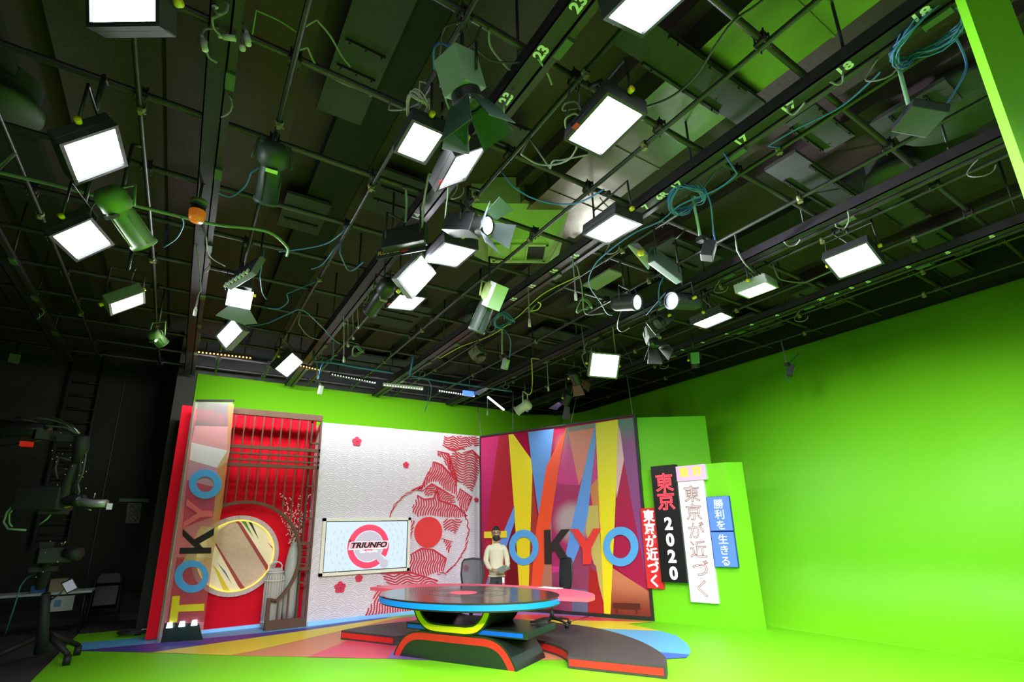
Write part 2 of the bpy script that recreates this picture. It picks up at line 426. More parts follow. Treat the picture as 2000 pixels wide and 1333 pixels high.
# ================================================================= LED PANELS (centre, x axis, y axis, width, height)
PANELS = [
 ('lying flush at the top left corner of the view', (-0.60, 2.86, 4.55), (0.741, -0.645, -0.186), (-0.117, -0.397, 0.910), 0.43, 0.28, 'k'),
 ('tilted, directly above the green-tinted profile spotlight', (-0.81, 4.06, 4.30), (0.697, -0.032, 0.716), (-0.077, -0.997, 0.030), 0.33, 0.39, 'k'),
 ('diamond-tilted, left of the green-tinted profile spotlight', (-0.99, 5.24, 4.20), (0.735, -0.218, 0.642), (-0.229, -0.971, -0.068), 0.29, 0.45, 'k'),
 ('hanging on its own above the dark left wall', (-0.76, 6.57, 4.20), (0.785, 0.025, 0.619), (0.023, -1.0, 0.012), 0.31, 0.30, 'g'),
 ('below the lamp with the wide grey flap', (0.31, 7.62, 4.40), (0.456, -0.663, 0.593), (-0.573, 0.291, 0.766), 0.34, 0.22, 'g'),
 ('diamond-tilted, above the left end of the green back wall', (1.25, 8.68, 4.40), (0.578, -0.353, 0.736), (-0.513, -0.858, -0.009), 0.35, 0.48, 'k'),
 ('square, left of the grey-green box light', (1.19, 3.04, 4.55), (1, 0.002, -0.012), (0.002, -1, 0.003), 0.22, 0.34, 'k'),
 ('steeply tilted, just below the grey-green box light', (1.58, 3.14, 4.55), (0.802, -0.139, 0.580), (-0.127, -0.990, -0.061), 0.28, 0.46, 'k'),
 ('largest of them, under the shiny metal duct', (2.29, 2.19, 4.55), (0.995, -0.068, -0.073), (-0.070, -0.997, -0.026), 0.31, 0.47, 'k'),
 ('beneath the beam numbered 17, left of the coiled blue cable', (3.27, 3.15, 4.55), (0.996, -0.068, -0.062), (-0.075, -0.991, -0.112), 0.29, 0.47, 'k'),
 ('right of the dark fluorescent bank', (2.12, 4.40, 4.55), (0.998, -0.058, 0.031), (-0.054, -0.992, -0.113), 0.33, 0.52, 'k'),
 ('standing on edge below the dark fluorescent bank', (1.88, 4.77, 4.40), (0.789, 0.378, -0.484), (0.563, -0.131, 0.816), 0.24, 0.39, 'g'),
 ('flat, lowest in the cluster below the dark fluorescent bank', (2.14, 5.75, 4.55), (0.979, 0.122, 0.165), (0.102, -0.987, 0.125), 0.36, 0.35, 'k'),
 ('cut off by the top edge of the view', (1.90, 1.30, 4.58), (0.93, 0.10, .35), (0.10, -0.99, 0.0), 0.36, 0.5, 'k'),
 ('closest to the green right wall', (6.10, 2.22, 4.55), (0.008, -1.0, -0.022), (-0.896, -0.017, 0.444), 0.43, 0.34, 'k'),
 ('pale-housed, left of the lamp nearest the right wall', (5.92, 3.27, 4.60), (0.211, -0.976, 0.058), (-0.963, -0.217, -0.162), 0.34, 0.43, 'w'),
 ('with a red label, below the pale-housed lamp', (6.18, 4.13, 4.55), (0.282, -0.948, 0.145), (-0.933, -0.307, -0.191), 0.40, 0.6, 'k'),
 ('upright square, facing the camera above the second set panel', (5.71, 5.94, 4.30), (0.902, -0.426, -0.071), (-0.146, -0.456, 0.878), 0.45, 0.37, 'g'),
]
def near_pipe(p):
    xs = min(LONGP + BEAMS, key=lambda v: abs(v - p[0])); ys = min(CROSS, key=lambda v: abs(v - p[1]))
    return Vector((xs, p[1], 4.985 if xs in LONGP else 4.91)) if abs(xs - p[0]) < abs(ys - p[1]) else Vector((p[0], ys, 5.02))
POWER = 20.
FRONT_ADDED = [((-1.5, -.6, 4.5), (.35, .80, -.60)), ((-.1, -1.9, 4.5), (.45, .75, -.58)), ((.9, -1.2, 4.5), (.38, .85, -.58)), ((4.9, -1.5, 4.5), (.1, .9, -.58)), ((6.0, -1.2, 4.5), (.62, .78, -.66))]  # unseen panels added behind the camera to brighten set and right wall
def area(parent, F, sx, sy, power, col=(.93, .97, 1), spread=2.75):
    l = bpy.data.lights.new('lamp_light', 'AREA'); l.shape = 'RECTANGLE'; l.size = sx; l.size_y = sy; l.energy = power; l.color = col; l.spread = spread
    o = bpy.data.objects.new('lamp_light', l); COL.objects.link(o); o.parent = parent
    o.matrix_parent_inverse = Matrix.Identity(4)
    o.matrix_local = WM[parent].inverted() @ F @ Matrix.Rotation(PI, 4, 'X')
    return o
wf = ('farthest left', 'left of centre', 'in the middle', 'right of centre', 'farthest right')
for k, (c_, d_) in enumerate(FRONT_ADDED):
    z_ = Vector(d_).normalized(); x_ = Vector((0, 0, 1)).cross(z_).normalized(); y_ = z_.cross(x_)
    PANELS.append(('%s of five unseen ones added behind the camera' % wf[k], c_, tuple(x_), tuple(y_), .6, .35, 'k'))
for i, (wh, c, xa, ya, W_, H_, kind) in enumerate(PANELS):
    c = Vector(c); F = frame(c, xa, ya)
    nz = Vector((F[0][2], F[1][2], F[2][2]))
    if i < 18 and nz.dot(Vector((0, 0, CAMH)) - c) < 0: F = frame(c, xa, [-k for k in ya])
    t = thing('led_panel_light', (0, 0, 0), 'glowing white studio panel light, ' + wh, 'studio light', 'bright panel lights hung from the ceiling grid', mtx=F.copy())
    hm = {'k': m_housing, 'g': m_housgrey, 'w': mat('pale_housing', (.5, .52, .56), .4, .2)}[kind]
    b = MB(F); b.box((0, 0, -.058), (W_ + .05, H_ + .05, .075)); b.build('housing', hm, t, bevel=.008)
    b = MB(F)
    for (x0, x1, y0, y1) in ((-W_ / 2 - .025, W_ / 2 + .025, H_ / 2, H_ / 2 + .025), (-W_ / 2 - .025, W_ / 2 + .025, -H_ / 2 - .025, -H_ / 2), (-W_ / 2 - .025, -W_ / 2, -H_ / 2, H_ / 2), (W_ / 2, W_ / 2 + .025, -H_ / 2, H_ / 2)):
        b.bb(x0, x1, y0, y1, -.025, .02)
    b.build('bezel', hm, t)
    b = MB(F); b.poly([(-W_ / 2, -H_ / 2, 0), (W_ / 2, -H_ / 2, 0), (W_ / 2, H_ / 2, 0), (-W_ / 2, H_ / 2, 0)]); b.build('diffuser', m_diff, t, label='glowing white diffuser')
    # heat-sink fins
    b = MB(F)
    for k in range(9): b.box((-W_ / 2 + W_ * (k + .5) / 9, 0, -.108), (.008, H_ * .85, .03))
    b.build('cooling_fins', hm, t)
    # yoke: along the longer side axis, pivots at +-x
    ax = 0 if W_ >= H_ else 1
    half = (W_ if ax == 0 else H_) / 2 + .05
    e = Vector((1, 0, 0)) if ax == 0 else Vector((0, 1, 0))
    p1 = F @ (e * half + Vector((0, 0, -.07))); p2 = F @ (-e * half + Vector((0, 0, -.07)))
    mid = (p1 + p2) / 2; top = Vector((mid.x, mid.y, min(4.93, mid.z + .34)))
    q1 = Vector((p1.x + (mid.x - p1.x) * .05, p1.y + (mid.y - p1.y) * .05, top.z - .02)); q2 = Vector((p2.x + (mid.x - p2.x) * .05, p2.y + (mid.y - p2.y) * .05, top.z - .02))
    b = MB(); b.tube([p1, q1, (q1 + q2) / 2, q2, p2], .011, 6); b.build('yoke', m_blackm, t)
    b = MB(); qm = (q1 + q2) / 2; b.cyl(qm, (qm.x, qm.y, 4.97), .017, 8); b.cyl((qm.x, qm.y, 4.97), near_pipe(qm), .015, 8); b.build('hanging_rod', m_blackm, t)
    b = MB(); d = (p1 - p2).normalized()
    b.cyl(p1 - d * .01, p1 + d * .025, .022, 10); b.build('tilt_knob', m_knob, t)
    b = MB(); b.cyl(p2 + d * .01, p2 - d * .025, .022, 10); b.build('tilt_knob', m_knob, t)
    if i in (7, 8, 12, 16):
        b = MB(F); b.box((-W_ / 2 - .03, -H_ * .2, .021), (.035, .06, .004)); b.build('red_sticker', m_redtag, t)
    b = MB(); a0 = F @ Vector((W_ * .2, 0, -.13)); b.tube([a0 + (top + Vector((.1, .15, .1)) - a0) * s + Vector((.06 * math.sin(s * 5), .05 * math.sin(s * 7), -.16 * math.sin(s * PI))) for s in np.linspace(0, 1, 12)], .006, 6)
    b.build('power_cable', m_cable_w, t)
    area(t, F @ Matrix.Translation((0, 0, .022)), W_, H_, POWER * {0: .5, 1: .35, 2: .35, 3: .6, 14: 1.7, 15: 1.5, 16: 1.9, 17: 1.4, 21: 1.9, 22: 1.35}.get(i, 1 if i < 18 else 2.6), spread=2.75 if i < 18 else 1.15)

# ================================================================= OTHER LAMPS ON THE GRID
def rod(parent, p, z=4.97, r=.014, m=None, name='hanging_rod'):
    b = MB(); b.cyl(p, (p[0], p[1], z), r, 8); q = near_pipe(p); b.cyl((p[0], p[1], z), q, r, 8); return b.build(name, m or m_blackm, parent)
def barndoors(parent, F, r, L, m, ang=.5, skip=()):
    for k in range(4):
        if k in skip: continue
        A_ = F @ Matrix.Rotation(k * PI / 2, 4, 'Z')
        b = MB(A_); w0, w1 = r * .85, r * 1.35
        ca, sa = math.cos(ang), math.sin(ang)
        pts = [(-w0, r, 0), (w0, r, 0), (w1, r + L * sa, L * ca), (-w1, r + L * sa, L * ca)]
        b.slab(pts, (0, 1, -.5), .006); b.build('barndoor', m, parent)
def fresnel(p_lens, p_back, r, label, m, lit=True, barn=.16, zt=4.97, bm=None, skip=(), power=0., boxy=False, name='fresnel_spotlight', ang=.5):
    p_lens = Vector(p_lens); p_back = Vector(p_back); d = (p_lens - p_back); L = d.length
    F = lookf(p_lens, d)
    t = thing(name, (0, 0, 0), label, 'studio light', mtx=F.copy())
    b = MB(F)
    if boxy:
        b.bb(-r, r, -r, r, -L, -L * .25); b.build('body', m, t, bevel=.006)
        b = MB(F); b.lathe([(r * .95, -L * .26), (r, -.02), (r, .01), (r * .9, .01)], (0, 0, 0), 20); b.build('lens_ring', m_blackm, t)
    else:
        b.lathe([(0, -L), (r * .8, -L), (r * .95, -L * .85), (r, -.03), (r * 1.06, -.02), (r * 1.06, .015), (r * .9, .015)], (0, 0, 0), 24); b.build('body', m, t)
        b = MB(F)
        for k in range(5): b.bb(-r * .6 + k * r * .3 - .004, -r * .6 + k * r * .3 + .004, r * .9, r * 1.1, -L * .9, -L * .3)
        b.build('cooling_fins', m_blackm, t)
    b = MB(F); b.lathe([(0, .01), (r * .5, .006), (r * .88, 0)], (0, 0, 0), 24); b.build('lens', m_lens if lit else mat('dark_glass', (.05, .06, .07), .08, spec=.8), t)
    if barn: barndoors(t, F, r, barn, bm or m_blackm, ang, skip)
    c = F @ Vector((0, 0, -L * .5)); s = (F.to_3x3() @ Vector((1, 0, 0))).normalized() * (r + .03); tp = Vector((c.x, c.y, c.z + r + .12))
    b = MB(); b.tube([c + s, Vector(((c + s).x, (c + s).y, tp.z)), tp, Vector(((c - s).x, (c - s).y, tp.z)), c - s], .010, 6); b.build('yoke', m_blackm, t)
    rod(t, tp, zt)
    b = MB(); b.cyl(c + s * .9, c + s * 1.25, .02, 10); b.build('tilt_knob', m_knob, t)
    if power: area(t, F @ Matrix.Translation((0, 0, .02)), r * 1.4, r * 1.4, power, spread=1.2 if power < 50 else 2.3)
    return t, F
def profile(p0, p1, r, label, m, lensm=None, zt=4.97, name='profile_spotlight', yl=.2):
    """ellipsoidal spotlight: fat lamp house at p0, tapering lens tube to p1"""
    p0 = Vector(p0); p1 = Vector(p1); d = p1 - p0; L = d.length; F = lookf(p0, d)
    t = thing(name, (0, 0, 0), label, 'studio light', mtx=F.copy())
    b = MB(F); b.lathe([(0, -.02), (r * .7, -.02), (r * 1.05, .03), (r * 1.05, L * .3), (r * .75, L * .36)], (0, 0, 0), 20); b.build('lamp_house', m, t)
    b = MB(F); b.lathe([(r * .75, L * .34), (r * .8, L * .42), (r * .82, L * .94), (r * .95, L * .95), (r * .95, L), (r * .7, L)], (0, 0, 0), 20)
    for k in range(4):
        a = k * PI / 2 + .5; b.cyl((r * .84 * math.cos(a), r * .84 * math.sin(a), L * .42), (r * .84 * math.cos(a), r * .84 * math.sin(a), L * .94), .006, 6)
    b.build('lens_tube', lensm or m, t)
    b = MB(F); b.box((0, -r * .95, L * .36), (.09, .06, .03)); b.build('shutter_handle', m_steel, t)
    c = F @ Vector((0, 0, L * .3)); s = (F.to_3x3() @ Vector((1, 0, 0))).normalized() * (r + .04); tp = Vector((c.x, c.y, c.z + yl))
    b = MB(); b.tube([c + s, tp + s * .8, tp, tp - s * .8, c - s], .011, 6); b.build('yoke', m, t)
    rod(t, tp, zt); return t, F
m_gf = mat('green_metal_and_bounce_tint', (.20, .33, .12), .45, .1)  # large spotlight is grey; green bounce from the floor is mixed into its colour
m_grey = mat('grey_enamel', (.30, .33, .30), .45)
m_pg = mat('pale_green_enamel', (.50, .62, .22), .5)

profile(atz(208, 372, 4.42), atz(283, 480, 4.15), .115, 'large grey profile spotlight tinted by green floor bounce, angled down beside two bright panels on the left', m_gf)
t, F = fresnel(atz(916, 205, 4.42), atz(888, 110, 4.72), .105, 'grey-green box light with open black barndoors above the steeply tilted panel', mat('grey_green_box', (.26, .36, .27), .5), lit=False, barn=.24, bm=mat('green_black_flap', (.03, .07, .05), .5), boxy=True, name='box_light')
b = MB(F); b.lathe([(.10, -.02), (.115, 0), (.11, .02)], (0, 0, 0), 20); b.build('silver_rim', m_steel, t)
t, F = fresnel(atz(952, 441, 4.45), atz(878, 440, 4.62), .09, 'lit spotlight with pale open barndoors left of the green-tinted ceiling hood', m_housing, lit=True, barn=.2, bm=mat('pale_flap', (.13, .16, .18), .5), power=10, boxy=True, ang=.75)
t, F = fresnel(atz(468, 583, 4.42), atz(466, 560, 4.72), .12, 'lit lamp with a wide grey flap spread below it on the left', m_housgrey, lit=False, barn=0, name='flood_light', boxy=True)
b = MB(F); b.bb(-.13, .13, -.11, .11, .0, .015); b.build('lit_face', m_diff, t)
q = [atz(447, 597, 4.38), atz(485, 601, 4.38), atz(503, 632, 4.28), atz(478, 634, 4.26), atz(421, 616, 4.30)]
b = MB(); b.slab(q, (0, 0, 1), .005); b.build('wide_flap', mat('grey_flap', (.17, .17, .22), .6), t)
area(t, F @ Matrix.Translation((0, 0, .03)), .2, .2, 22)
fresnel(atz(1244, 591, 4.38), atz(1200, 594, 4.48), .10, 'black spotlight with its lit lens facing the right wall', m_housing, lit=True, barn=0, power=110, ang=.3)
fresnel(atz(1312, 588, 4.4), atz(1362, 592, 4.5), .105, 'black drum spotlight with a blue cable, facing left beside the lit one', m_housing, lit=False, barn=0, ang=.3)
fresnel(atz(1284, 634, 4.35), atz(1308, 612, 4.55), .085, 'black boxy lamp seen from behind under the two drum spotlights', m_housing, lit=False, barn=.05, boxy=True, name='box_light')
t, F = fresnel(atz(1279, 674, 4.3), atz(1268, 645, 4.6), .085, 'grey finned lamp with a blue sticker and large black barndoors', m_grey, lit=False, barn=.24, boxy=True, name='box_light', ang=.45)
b = MB(F); b.box((-.03, -.088, -.2), (.06, .004, .09)); b.build('blue_sticker', mat('sky_blue_sticker', (.02, .35, .6), .5), t)
b = MB(F); b.box((.02, -.088, -.12), (.04, .004, .05)); b.build('white_sticker', m_white, t)
fresnel(atz(1358, 718, 4.35), atz(1356, 688, 4.6), .07, 'small black lamp with a green side plate, hanging right of the upright square panel', mat('green_side', (.08, .22, .08), .5), lit=False, barn=0, boxy=True, name='box_light')
t, F = fresnel(atz(940, 703, 4.45), atz(928, 684, 4.65), .10, 'brown box lamp with a green flank below the pale profile projector', mat('brown_box', (.16, .13, .08), .6), lit=False, barn=0, boxy=True, name='box_light')
fresnel(atz(1102, 790, 4.3), atz(1112, 770, 4.5), .10, 'spotlight with purple barndoors close to the corner of the green walls', m_housing, lit=True, barn=.28, bm=mat('purple_flap', (.14, .08, .22), .5), power=4, skip=(1, 3))
fresnel(atz(1128, 748, 4.4), atz(1118, 728, 4.55), .09, 'spotlight with brown barndoors left of the upright square panel', m_blackm, lit=False, barn=.2, bm=mat('brown_flap', (.16, .06, .05), .6))
profile(atz(1034, 788, 4.35), atz(1009, 804, 4.2), .12, 'white profile spotlight hanging in front of the corner of the green walls', mat('cream_enamel', (.65, .65, .55), .5), lensm=mat('cream_enamel', (.65, .65, .55)), yl=.3)
t, F = profile(atz(968, 556, 4.55), atz(930, 648, 4.05), .115, 'pale green and black moving projector hanging below the ceiling hood', m_pg, lensm=mat('dark_green_tube', (.03, .05, .035), .5))
b = MB(F); b.bb(-.1, .1, -.14, -.02, -.02, .28); b.build('white_side_cover', m_white, t)
profile(atz(537, 285, 4.75), atz(520, 395, 4.45), .11, 'dark green cylinder lamp hanging beside the slim pipe, upper left', mat('dark_green_tube', (.03, .05, .035), .5))
profile(atz(300, 650, 4.35), atz(318, 672, 4.25), .09, 'small green lamp hanging in the dark below the lone left panel', m_gf)
profile(atz(762, 552, 4.6), atz(722, 610, 4.4), .10, 'dark cylinder lamp with a blue plug, left of the panel standing on edge', m_blackm)

# banks seen from behind
def bank(c4, z4, thick, label, m, extra=None, name='fluorescent_bank'):
    pts = [atz(px, py, z) for (px, py), z in zip(c4, z4)]
    c = sum(pts, Vector()) / 4; xa = (pts[1] - pts[0] + pts[2] - pts[3]); ya = (pts[1] - pts[2] + pts[0] - pts[3])
    F = frame(c, xa, ya); W_ = xa.length / 2; H_ = ya.length / 2
    t = thing(name, (0, 0, 0), label, 'studio light', mtx=F.copy())
    b = MB(F); b.bb(-W_ / 2, W_ / 2, -H_ / 2, H_ / 2, 0, thick); b.build('housing', m, t, bevel=.006)
    b = MB(F)
    for k in range(8): b.bb(-W_ / 2 + .02, W_ / 2 - .02, -H_ / 2 + H_ * (k + .4) / 8, -H_ / 2 + H_ * (k + .6) / 8, -.012, 0)
    b.build('ribs', m_blackm, t)
    for s in (-1, 1):
        p = F @ Vector((s * W_ * .4, 0, thick)); rod(t, p, 4.97, .01)
    return t, F, W_, H_
t, F, W_, H_ = bank([(772, 462), (840, 443), (835, 480), (738, 495)], [4.75, 4.75, 4.55, 4.55], .1, 'dark fluorescent lamp bank with a red label seen from behind', m_housing)
FA = frame(atz(738, 497, 4.55), atz(828, 480, 4.55) - atz(738, 497, 4.55), (0, .2, 1))
Lb = (atz(828, 480, 4.55) - atz(738, 497, 4.55)).length
b = MB(FA); b.bb(-.01, Lb + .02, -.06, .06, -.01, .0); b.build('front_lip', m_housing, t)
text('FLUOTEC', .06, FA @ Matrix.Translation((.13, 0, .002)), mat('yellow_lettering', (.6, .45, .05), .5), t, bold=.001)
b = MB(FA); b.bb(.28, .36, -.03, .03, .0, .003); b.build('red_label', m_redtag, t)
t, F, W_, H_ = bank([(437, 563), (487, 530), (515, 500), (465, 530)], [4.45, 4.45, 4.62, 4.62], .06, 'tilted louvred lamp bank with white slats on the left, above the lit lamp', m_housgrey)
b = MB(F)
for k in range(7): b.bb(-W_ / 2 + W_ * k / 7, -W_ / 2 + W_ * k / 7 + .02, H_ * .3, H_ * .55, -.03, -.005)
b.build('louvre', m_white, t)
t, F, W_, H_ = bank([(1268, 486), (1322, 535), (1318, 550), (1262, 515)], [4.7, 4.6, 4.45, 4.5], .08, 'lamp bank seen edge-on with a lavender end plate, below the beam numbered 16', mat('black_green', (.03, .06, .04), .5))
q = [atz(1228, 478, 4.72), atz(1246, 474, 4.78), atz(1272, 503, 4.6), atz(1268, 525, 4.5)]
b = MB(); b.slab(q, (0, -1, .4), .02); b.build('end_plate', mat('lavender_grey', (.36, .34, .46), .5), t)
b = MB(); k = atz(1249, 494, 4.62); b.cyl(k, k + Vector((0, -.04, -.02)), .035, 12); b.build('tilt_knob', m_knob, t)
b = MB(); x0, x1, y0, y1 = rpx([(1145, 560), (1170, 570), (1212, 535), (1185, 525)], 5.5); b.bb(x0, x1, y0, y1, 5.5, 5.53)
b.build('acoustic_board', mat('pale_grey_board', (.35, .36, .33), .7), ceil)

# LED bars in a row above the green back wall
def bar(a, c, label, m_face, kind=0, power=0., aimp=(3, 11.3, 2)):
    a = Vector(a); c = Vector(c); d = (c - a); F = frame(a, d, (0, 1, 0)); L = d.length
    t = thing('led_bar_light', a, label, 'light bar', 'light bars in a row over the back wall')
    b = MB(F); b.bb(0, L, -.03, .03, 0, .06); b.build('housing', m_housing if kind < 2 else m_white, t)
    n = int(L / .055)
    for k in range(n):
        b = MB(F); b.ball(((k + .5) * L / n, -.032, .01), .014, 6); b.build('led', m_face, t)
    for s in (.15, .85): rod(t, a + d * s + Vector((0, 0, .06)), 4.97, .008)
    if power:
        m_ = a + d * .5; aim = Vector(aimp) - m_
        FF = lookf(m_ + aim.normalized() * .06 + Vector((0, 0, -.03)), aim)
        area(t, FF, L, .08, power, spread=2.4)
    return t
m_amber = mat('amber_led', (1, .5, .2), .4, emit=(1, .42, .14), es=4)
m_wled = mat('white_led', (1, 1, 1), .4, emit=(.95, .97, 1), es=5)
m_fled = mat('faint_led', (.5, .5, .5), .4, emit=(.9, .95, 1), es=1.2)
bar(atz(385, 690, 4.78), atz(492, 702, 4.78), 'light bar with a row of glowing amber dots at the left end of the grid', m_amber, power=26, aimp=(.8, 12.2, 3.9))
bar(atz(583, 716, 4.7), atz(622, 725, 4.7), 'short light bar with amber dots right of the diamond-tilted panel', m_amber, power=16, aimp=(1.6, 12.2, 3.9))
bar(atz(645, 733, 4.66), atz(733, 750, 4.66), 'dark light bar with faint white dots, left of the white one', m_fled, power=14, aimp=(3, 12.2, 3.9))
bar(atz(748, 754, 4.6), atz(826, 762, 4.6), 'white light bar in the middle of the row', m_fled, 2, power=13, aimp=(4.3, 12.2, 3.9))
t = bar(atz(855, 765, 4.55), atz(926, 776, 4.55), 'light bar with a bright blue right end', m_wled, power=14, aimp=(5.8, 12.2, 3.9))
b = MB(); q = atz(915, 769, 4.57); b.box(q, (.26, .06, .1)); b.build('blue_end', mat('blue_lit_end', (.05, .15, .7), .4, emit=(.08, .2, 1), es=1.5), t)
b = MB(); b.cyl(atz(953, 776, 4.5), atz(984, 801, 4.3), .022, 8); o = b.build('tube_light', mat('tube_lit', (1, 1, 1), .4, emit=(.95, .95, 1), es=3), label='thin bright tube light hanging aslant left of the white profile spotlight', cat='light tube')
b = MB(); b.slab([atz(922, 768, 4.6), atz(948, 757, 4.6), atz(956, 759, 4.62), atz(936, 772, 4.5)], (0, -1, 1), .01); b.build('reflector_flap', m_housgrey, label='grey reflector flap at the right end of the row of light bars', cat='reflector')

# amber beacon
p = atz(383, 432, 4.5)
t = thing('beacon_light', p, 'amber warning beacon hanging beside the left beam', 'warning light')
b = MB(); b.lathe([(0, 0), (.055, 0), (.066, .03), (.07, .1)], p, 20); b.build('amber_dome', m_orange, t)
b = MB(); b.lathe([(.07, .1), (.06, .1), (.06, .16), (.07, .17)], p, 20); b.build('black_collar', m_blackm, t)
b = MB(); b.lathe([(.07, .17), (.072, .21), (0, .21)], p, 20); b.build('green_cap', m_gf, t)
rod(t, p + Vector((0, 0, .21)), 4.9, .012)

# boxes on poles
def polebox(pt, pm, c, s, rot, label, m, name, cat, rib=False, lab=True, polem=None):
    t = thing(name, c, label, cat)
    b = MB(); R_ = Matrix.Rotation(rot, 3, 'Z') @ Matrix.Rotation(.35, 3, 'X'); b.box(c, s, R_); b.build('body', m, t, bevel=.006)
    if rib:
        b = MB()
        for k in range(10): b.box(Vector(c) + R_ @ Vector((-s[0] / 2 + s[0] * (k + .5) / 10, 0, s[2] / 2 + .005)), (s[0] * .04, s[1] * .95, .012), R_)
        b.build('cooling_ribs', m_blackm, t)
    if lab:
        b = MB(); b.box(Vector(c) + R_ @ Vector((-s[0] * .1, -s[1] / 2 - .002, 0)), (s[0] * .5, .003, s[2] * .6), R_); b.build('white_label', m_conn, t)
    b = MB(); b.tube([near_pipe(pt), pt, pm, Vector(c) + R_ @ Vector((0, 0, s[2] / 2))], .014, 8); b.build('pole', polem or m_pipe, t)
    b = MB(); b.box(pm, (.07, .07, .05)); b.build('pole_joint', m_blackm, t)
    return t
polebox(atz(1752, 118, 5.0), atz(1777, 215, 4.5), atz(1797, 232, 4.45), (.24, .24, .07), .9, 'black ribbed box on a pale green pole, upper right by the coiled cable', mat('ribbed_black', (.04, .04, .055), .5), 'transmitter_box', 'box', rib=True, polem=mat('pale_green_pole', (.35, .6, .4), .4))
polebox(atz(1352, 383, 4.97), atz(1369, 468, 4.5), atz(1384, 490, 4.4), (.15, .12, .17), .6, 'black box with a white label on a jointed pole under the blue cable coil', m_housing, 'transmitter_box', 'box', polem=mat('pale_green_pole', (.35, .6, .4)))
polebox(atz(1525, 665, 4.97), atz(1537, 712, 4.35), atz(1544, 724, 4.25), (.10, .10, .2), .5, 'small black camera box with a white label hanging against the right green wall', m_black, 'tracking_camera', 'camera', polem=m_cable_w)
polebox(atz(981, 645, 4.97), atz(981, 697, 4.45), atz(987, 712, 4.32), (.09, .09, .17), .3, 'grey ribbed tracking box with a green tip hanging left of centre', m_grey, 'tracking_camera', 'camera', polem=m_conn)
polebox(atz(618, 692, 4.97), atz(621, 745, 4.3), atz(626, 762, 4.18), (.07, .07, .16), .2, 'small white and black camera hanging before the back wall, left', m_white, 'tracking_camera', 'camera', lab=False, polem=m_conn)
polebox(atz(35, 672, 4.97), atz(32, 690, 4.3), atz(28, 700, 4.2), (.12, .1, .14), .2, 'dark speaker box high on the far left', m_blackm, 'tracking_camera', 'speaker', lab=False)

# cables -------------------------------------------------------------
def sag(pts, z, n=8, r=.006, sagk=.0):
    P = [atz(px, py, (z[i] if isinstance(z, (list, tuple)) else z)) for i, (px, py) in enumerate(pts)]
    out = []
    for i in range(len(P) - 1):
        p0 = P[max(i - 1, 0)]; p1 = P[i]; p2 = P[i + 1]; p3 = P[min(i + 2, len(P) - 1)]
        for k in range(n):
            t_ = k / n
            out.append(.5 * ((2 * p1) + (p2 - p0) * t_ + (2 * p0 - 5 * p1 + 4 * p2 - p3) * t_ ** 2 + (3 * p1 - p0 - 3 * p2 + p3) * t_ ** 3))
    return out + [P[-1]]
def cable(pts, z, m, label, r=.008, end=None, name='hanging_cable'):
    P = sag(pts, z)
    if P[0].z > 4.45: P = [near_pipe(P[0])] + P
    elif P[-1].z > 4.7: P = P + [near_pipe(P[-1])]
    b = MB(); b.tube(P, r, 6)
    if end is None: return b.build(name, m, label=label, cat='cable')
    t = thing(name, P[0], label, 'cable')
    b.build('cord', m, t)
    b = MB(); d = (P[-1] - P[-3]).normalized(); b.cyl(P[-1], P[-1] + d * .075, .019, 10); b.cyl(P[-1] - d * .03, P[-1], .012, 8); b.build('plug', m_conn, t)
    return t
C_ = cable
C_([(500, 20), (545, 40), (578, 62)], 5.2, m_cable_g, 'faint green cable between the two left pipes at the top', .006)
C_([(618, 38), (645, 70), (668, 110), (684, 130)], 5.1, m_cable_w, 'pale wavy cable beside the wide ceiling board, upper left')
C_([(600, 92), (620, 130), (665, 160), (722, 182), (722, 188)], 5.05, m_cable_w, 'pale cable hanging along the crosswise pipe, upper left')
C_([(760, 215), (790, 213), (830, 196)], 4.95, m_cable_w, 'dark thin cable behind the square panel')
C_([(446, 8), (442, 22), (428, 28), (418, 18), (420, 12)], [4.9, 4.85, 4.8, 4.85, 4.9], m_cable_w, 'short curled cable with a plug at the top of the left beam', end=1)
C_([(414, 36), (418, 55), (432, 70), (436, 72)], 4.85, m_cable_w, 'short curled cable below the topmost one on the left beam', end=1)
C_([(400, 56), (394, 66), (396, 78)], [4.85, 4.75, 4.7], m_cable_w, 'stubby cable with a silver plug left of the left beam', end=1)
C_([(402, 96), (408, 112), (424, 122)], 4.85, m_cable_w, 'third curled cable down the left beam')
C_([(474, 45), (480, 58), (482, 68)], [4.95, 4.8, 4.75], m_cable_w, 'pale plug lead right of the left beam, upper one', end=1)
C_([(471, 62), (474, 85), (474, 92)], [4.95, 4.8, 4.7], m_cable_w, 'pale plug lead right of the left beam, lower one', end=1)
C_([(385, 480), (392, 560), (388, 575), (382, 605)], [4.9, 4.6, 4.5, 4.3], m_cable_w, 'long pale drop lead with a metal plug beside the left beam', end=1)
C_([(402, 460), (410, 500), (440, 520)], 4.8, m_cable_w, 'pale cable curving away from the left beam below the beacon')
C_([(490, 338), (478, 365), (450, 384), (424, 376)], 4.8, m_cable_b, 'blue cable looping from the left beam to the dark green cylinder lamp')
C_([(320, 483), (345, 465), (358, 440), (355, 425)], 4.7, m_cable_b, 'blue cable looping right of the large green-tinted profile spotlight')
C_([(-10, 335), (100, 360), (185, 382), (250, 398), (372, 428), (430, 440), (520, 452), (560, 482), (560, 500)], 4.75, m_cable_g, 'thick green-grey cable running across the whole left side', .016)
C_([(848, 135), (848, 95), (862, 84), (878, 92)], [4.8, 4.85, 4.9, 4.8], m_cable_b, 'blue cable arching over the grey-green box light')
C_([(860, 170), (858, 120), (866, 60), (880, 48), (905, 42)], 4.85, m_cable_k, 'black cable looping behind the grey-green box light')
C_([(868, 180), (872, 200), (882, 222)], 4.7, m_cable_w, 'thin pale cable at the flank of the grey-green box light')
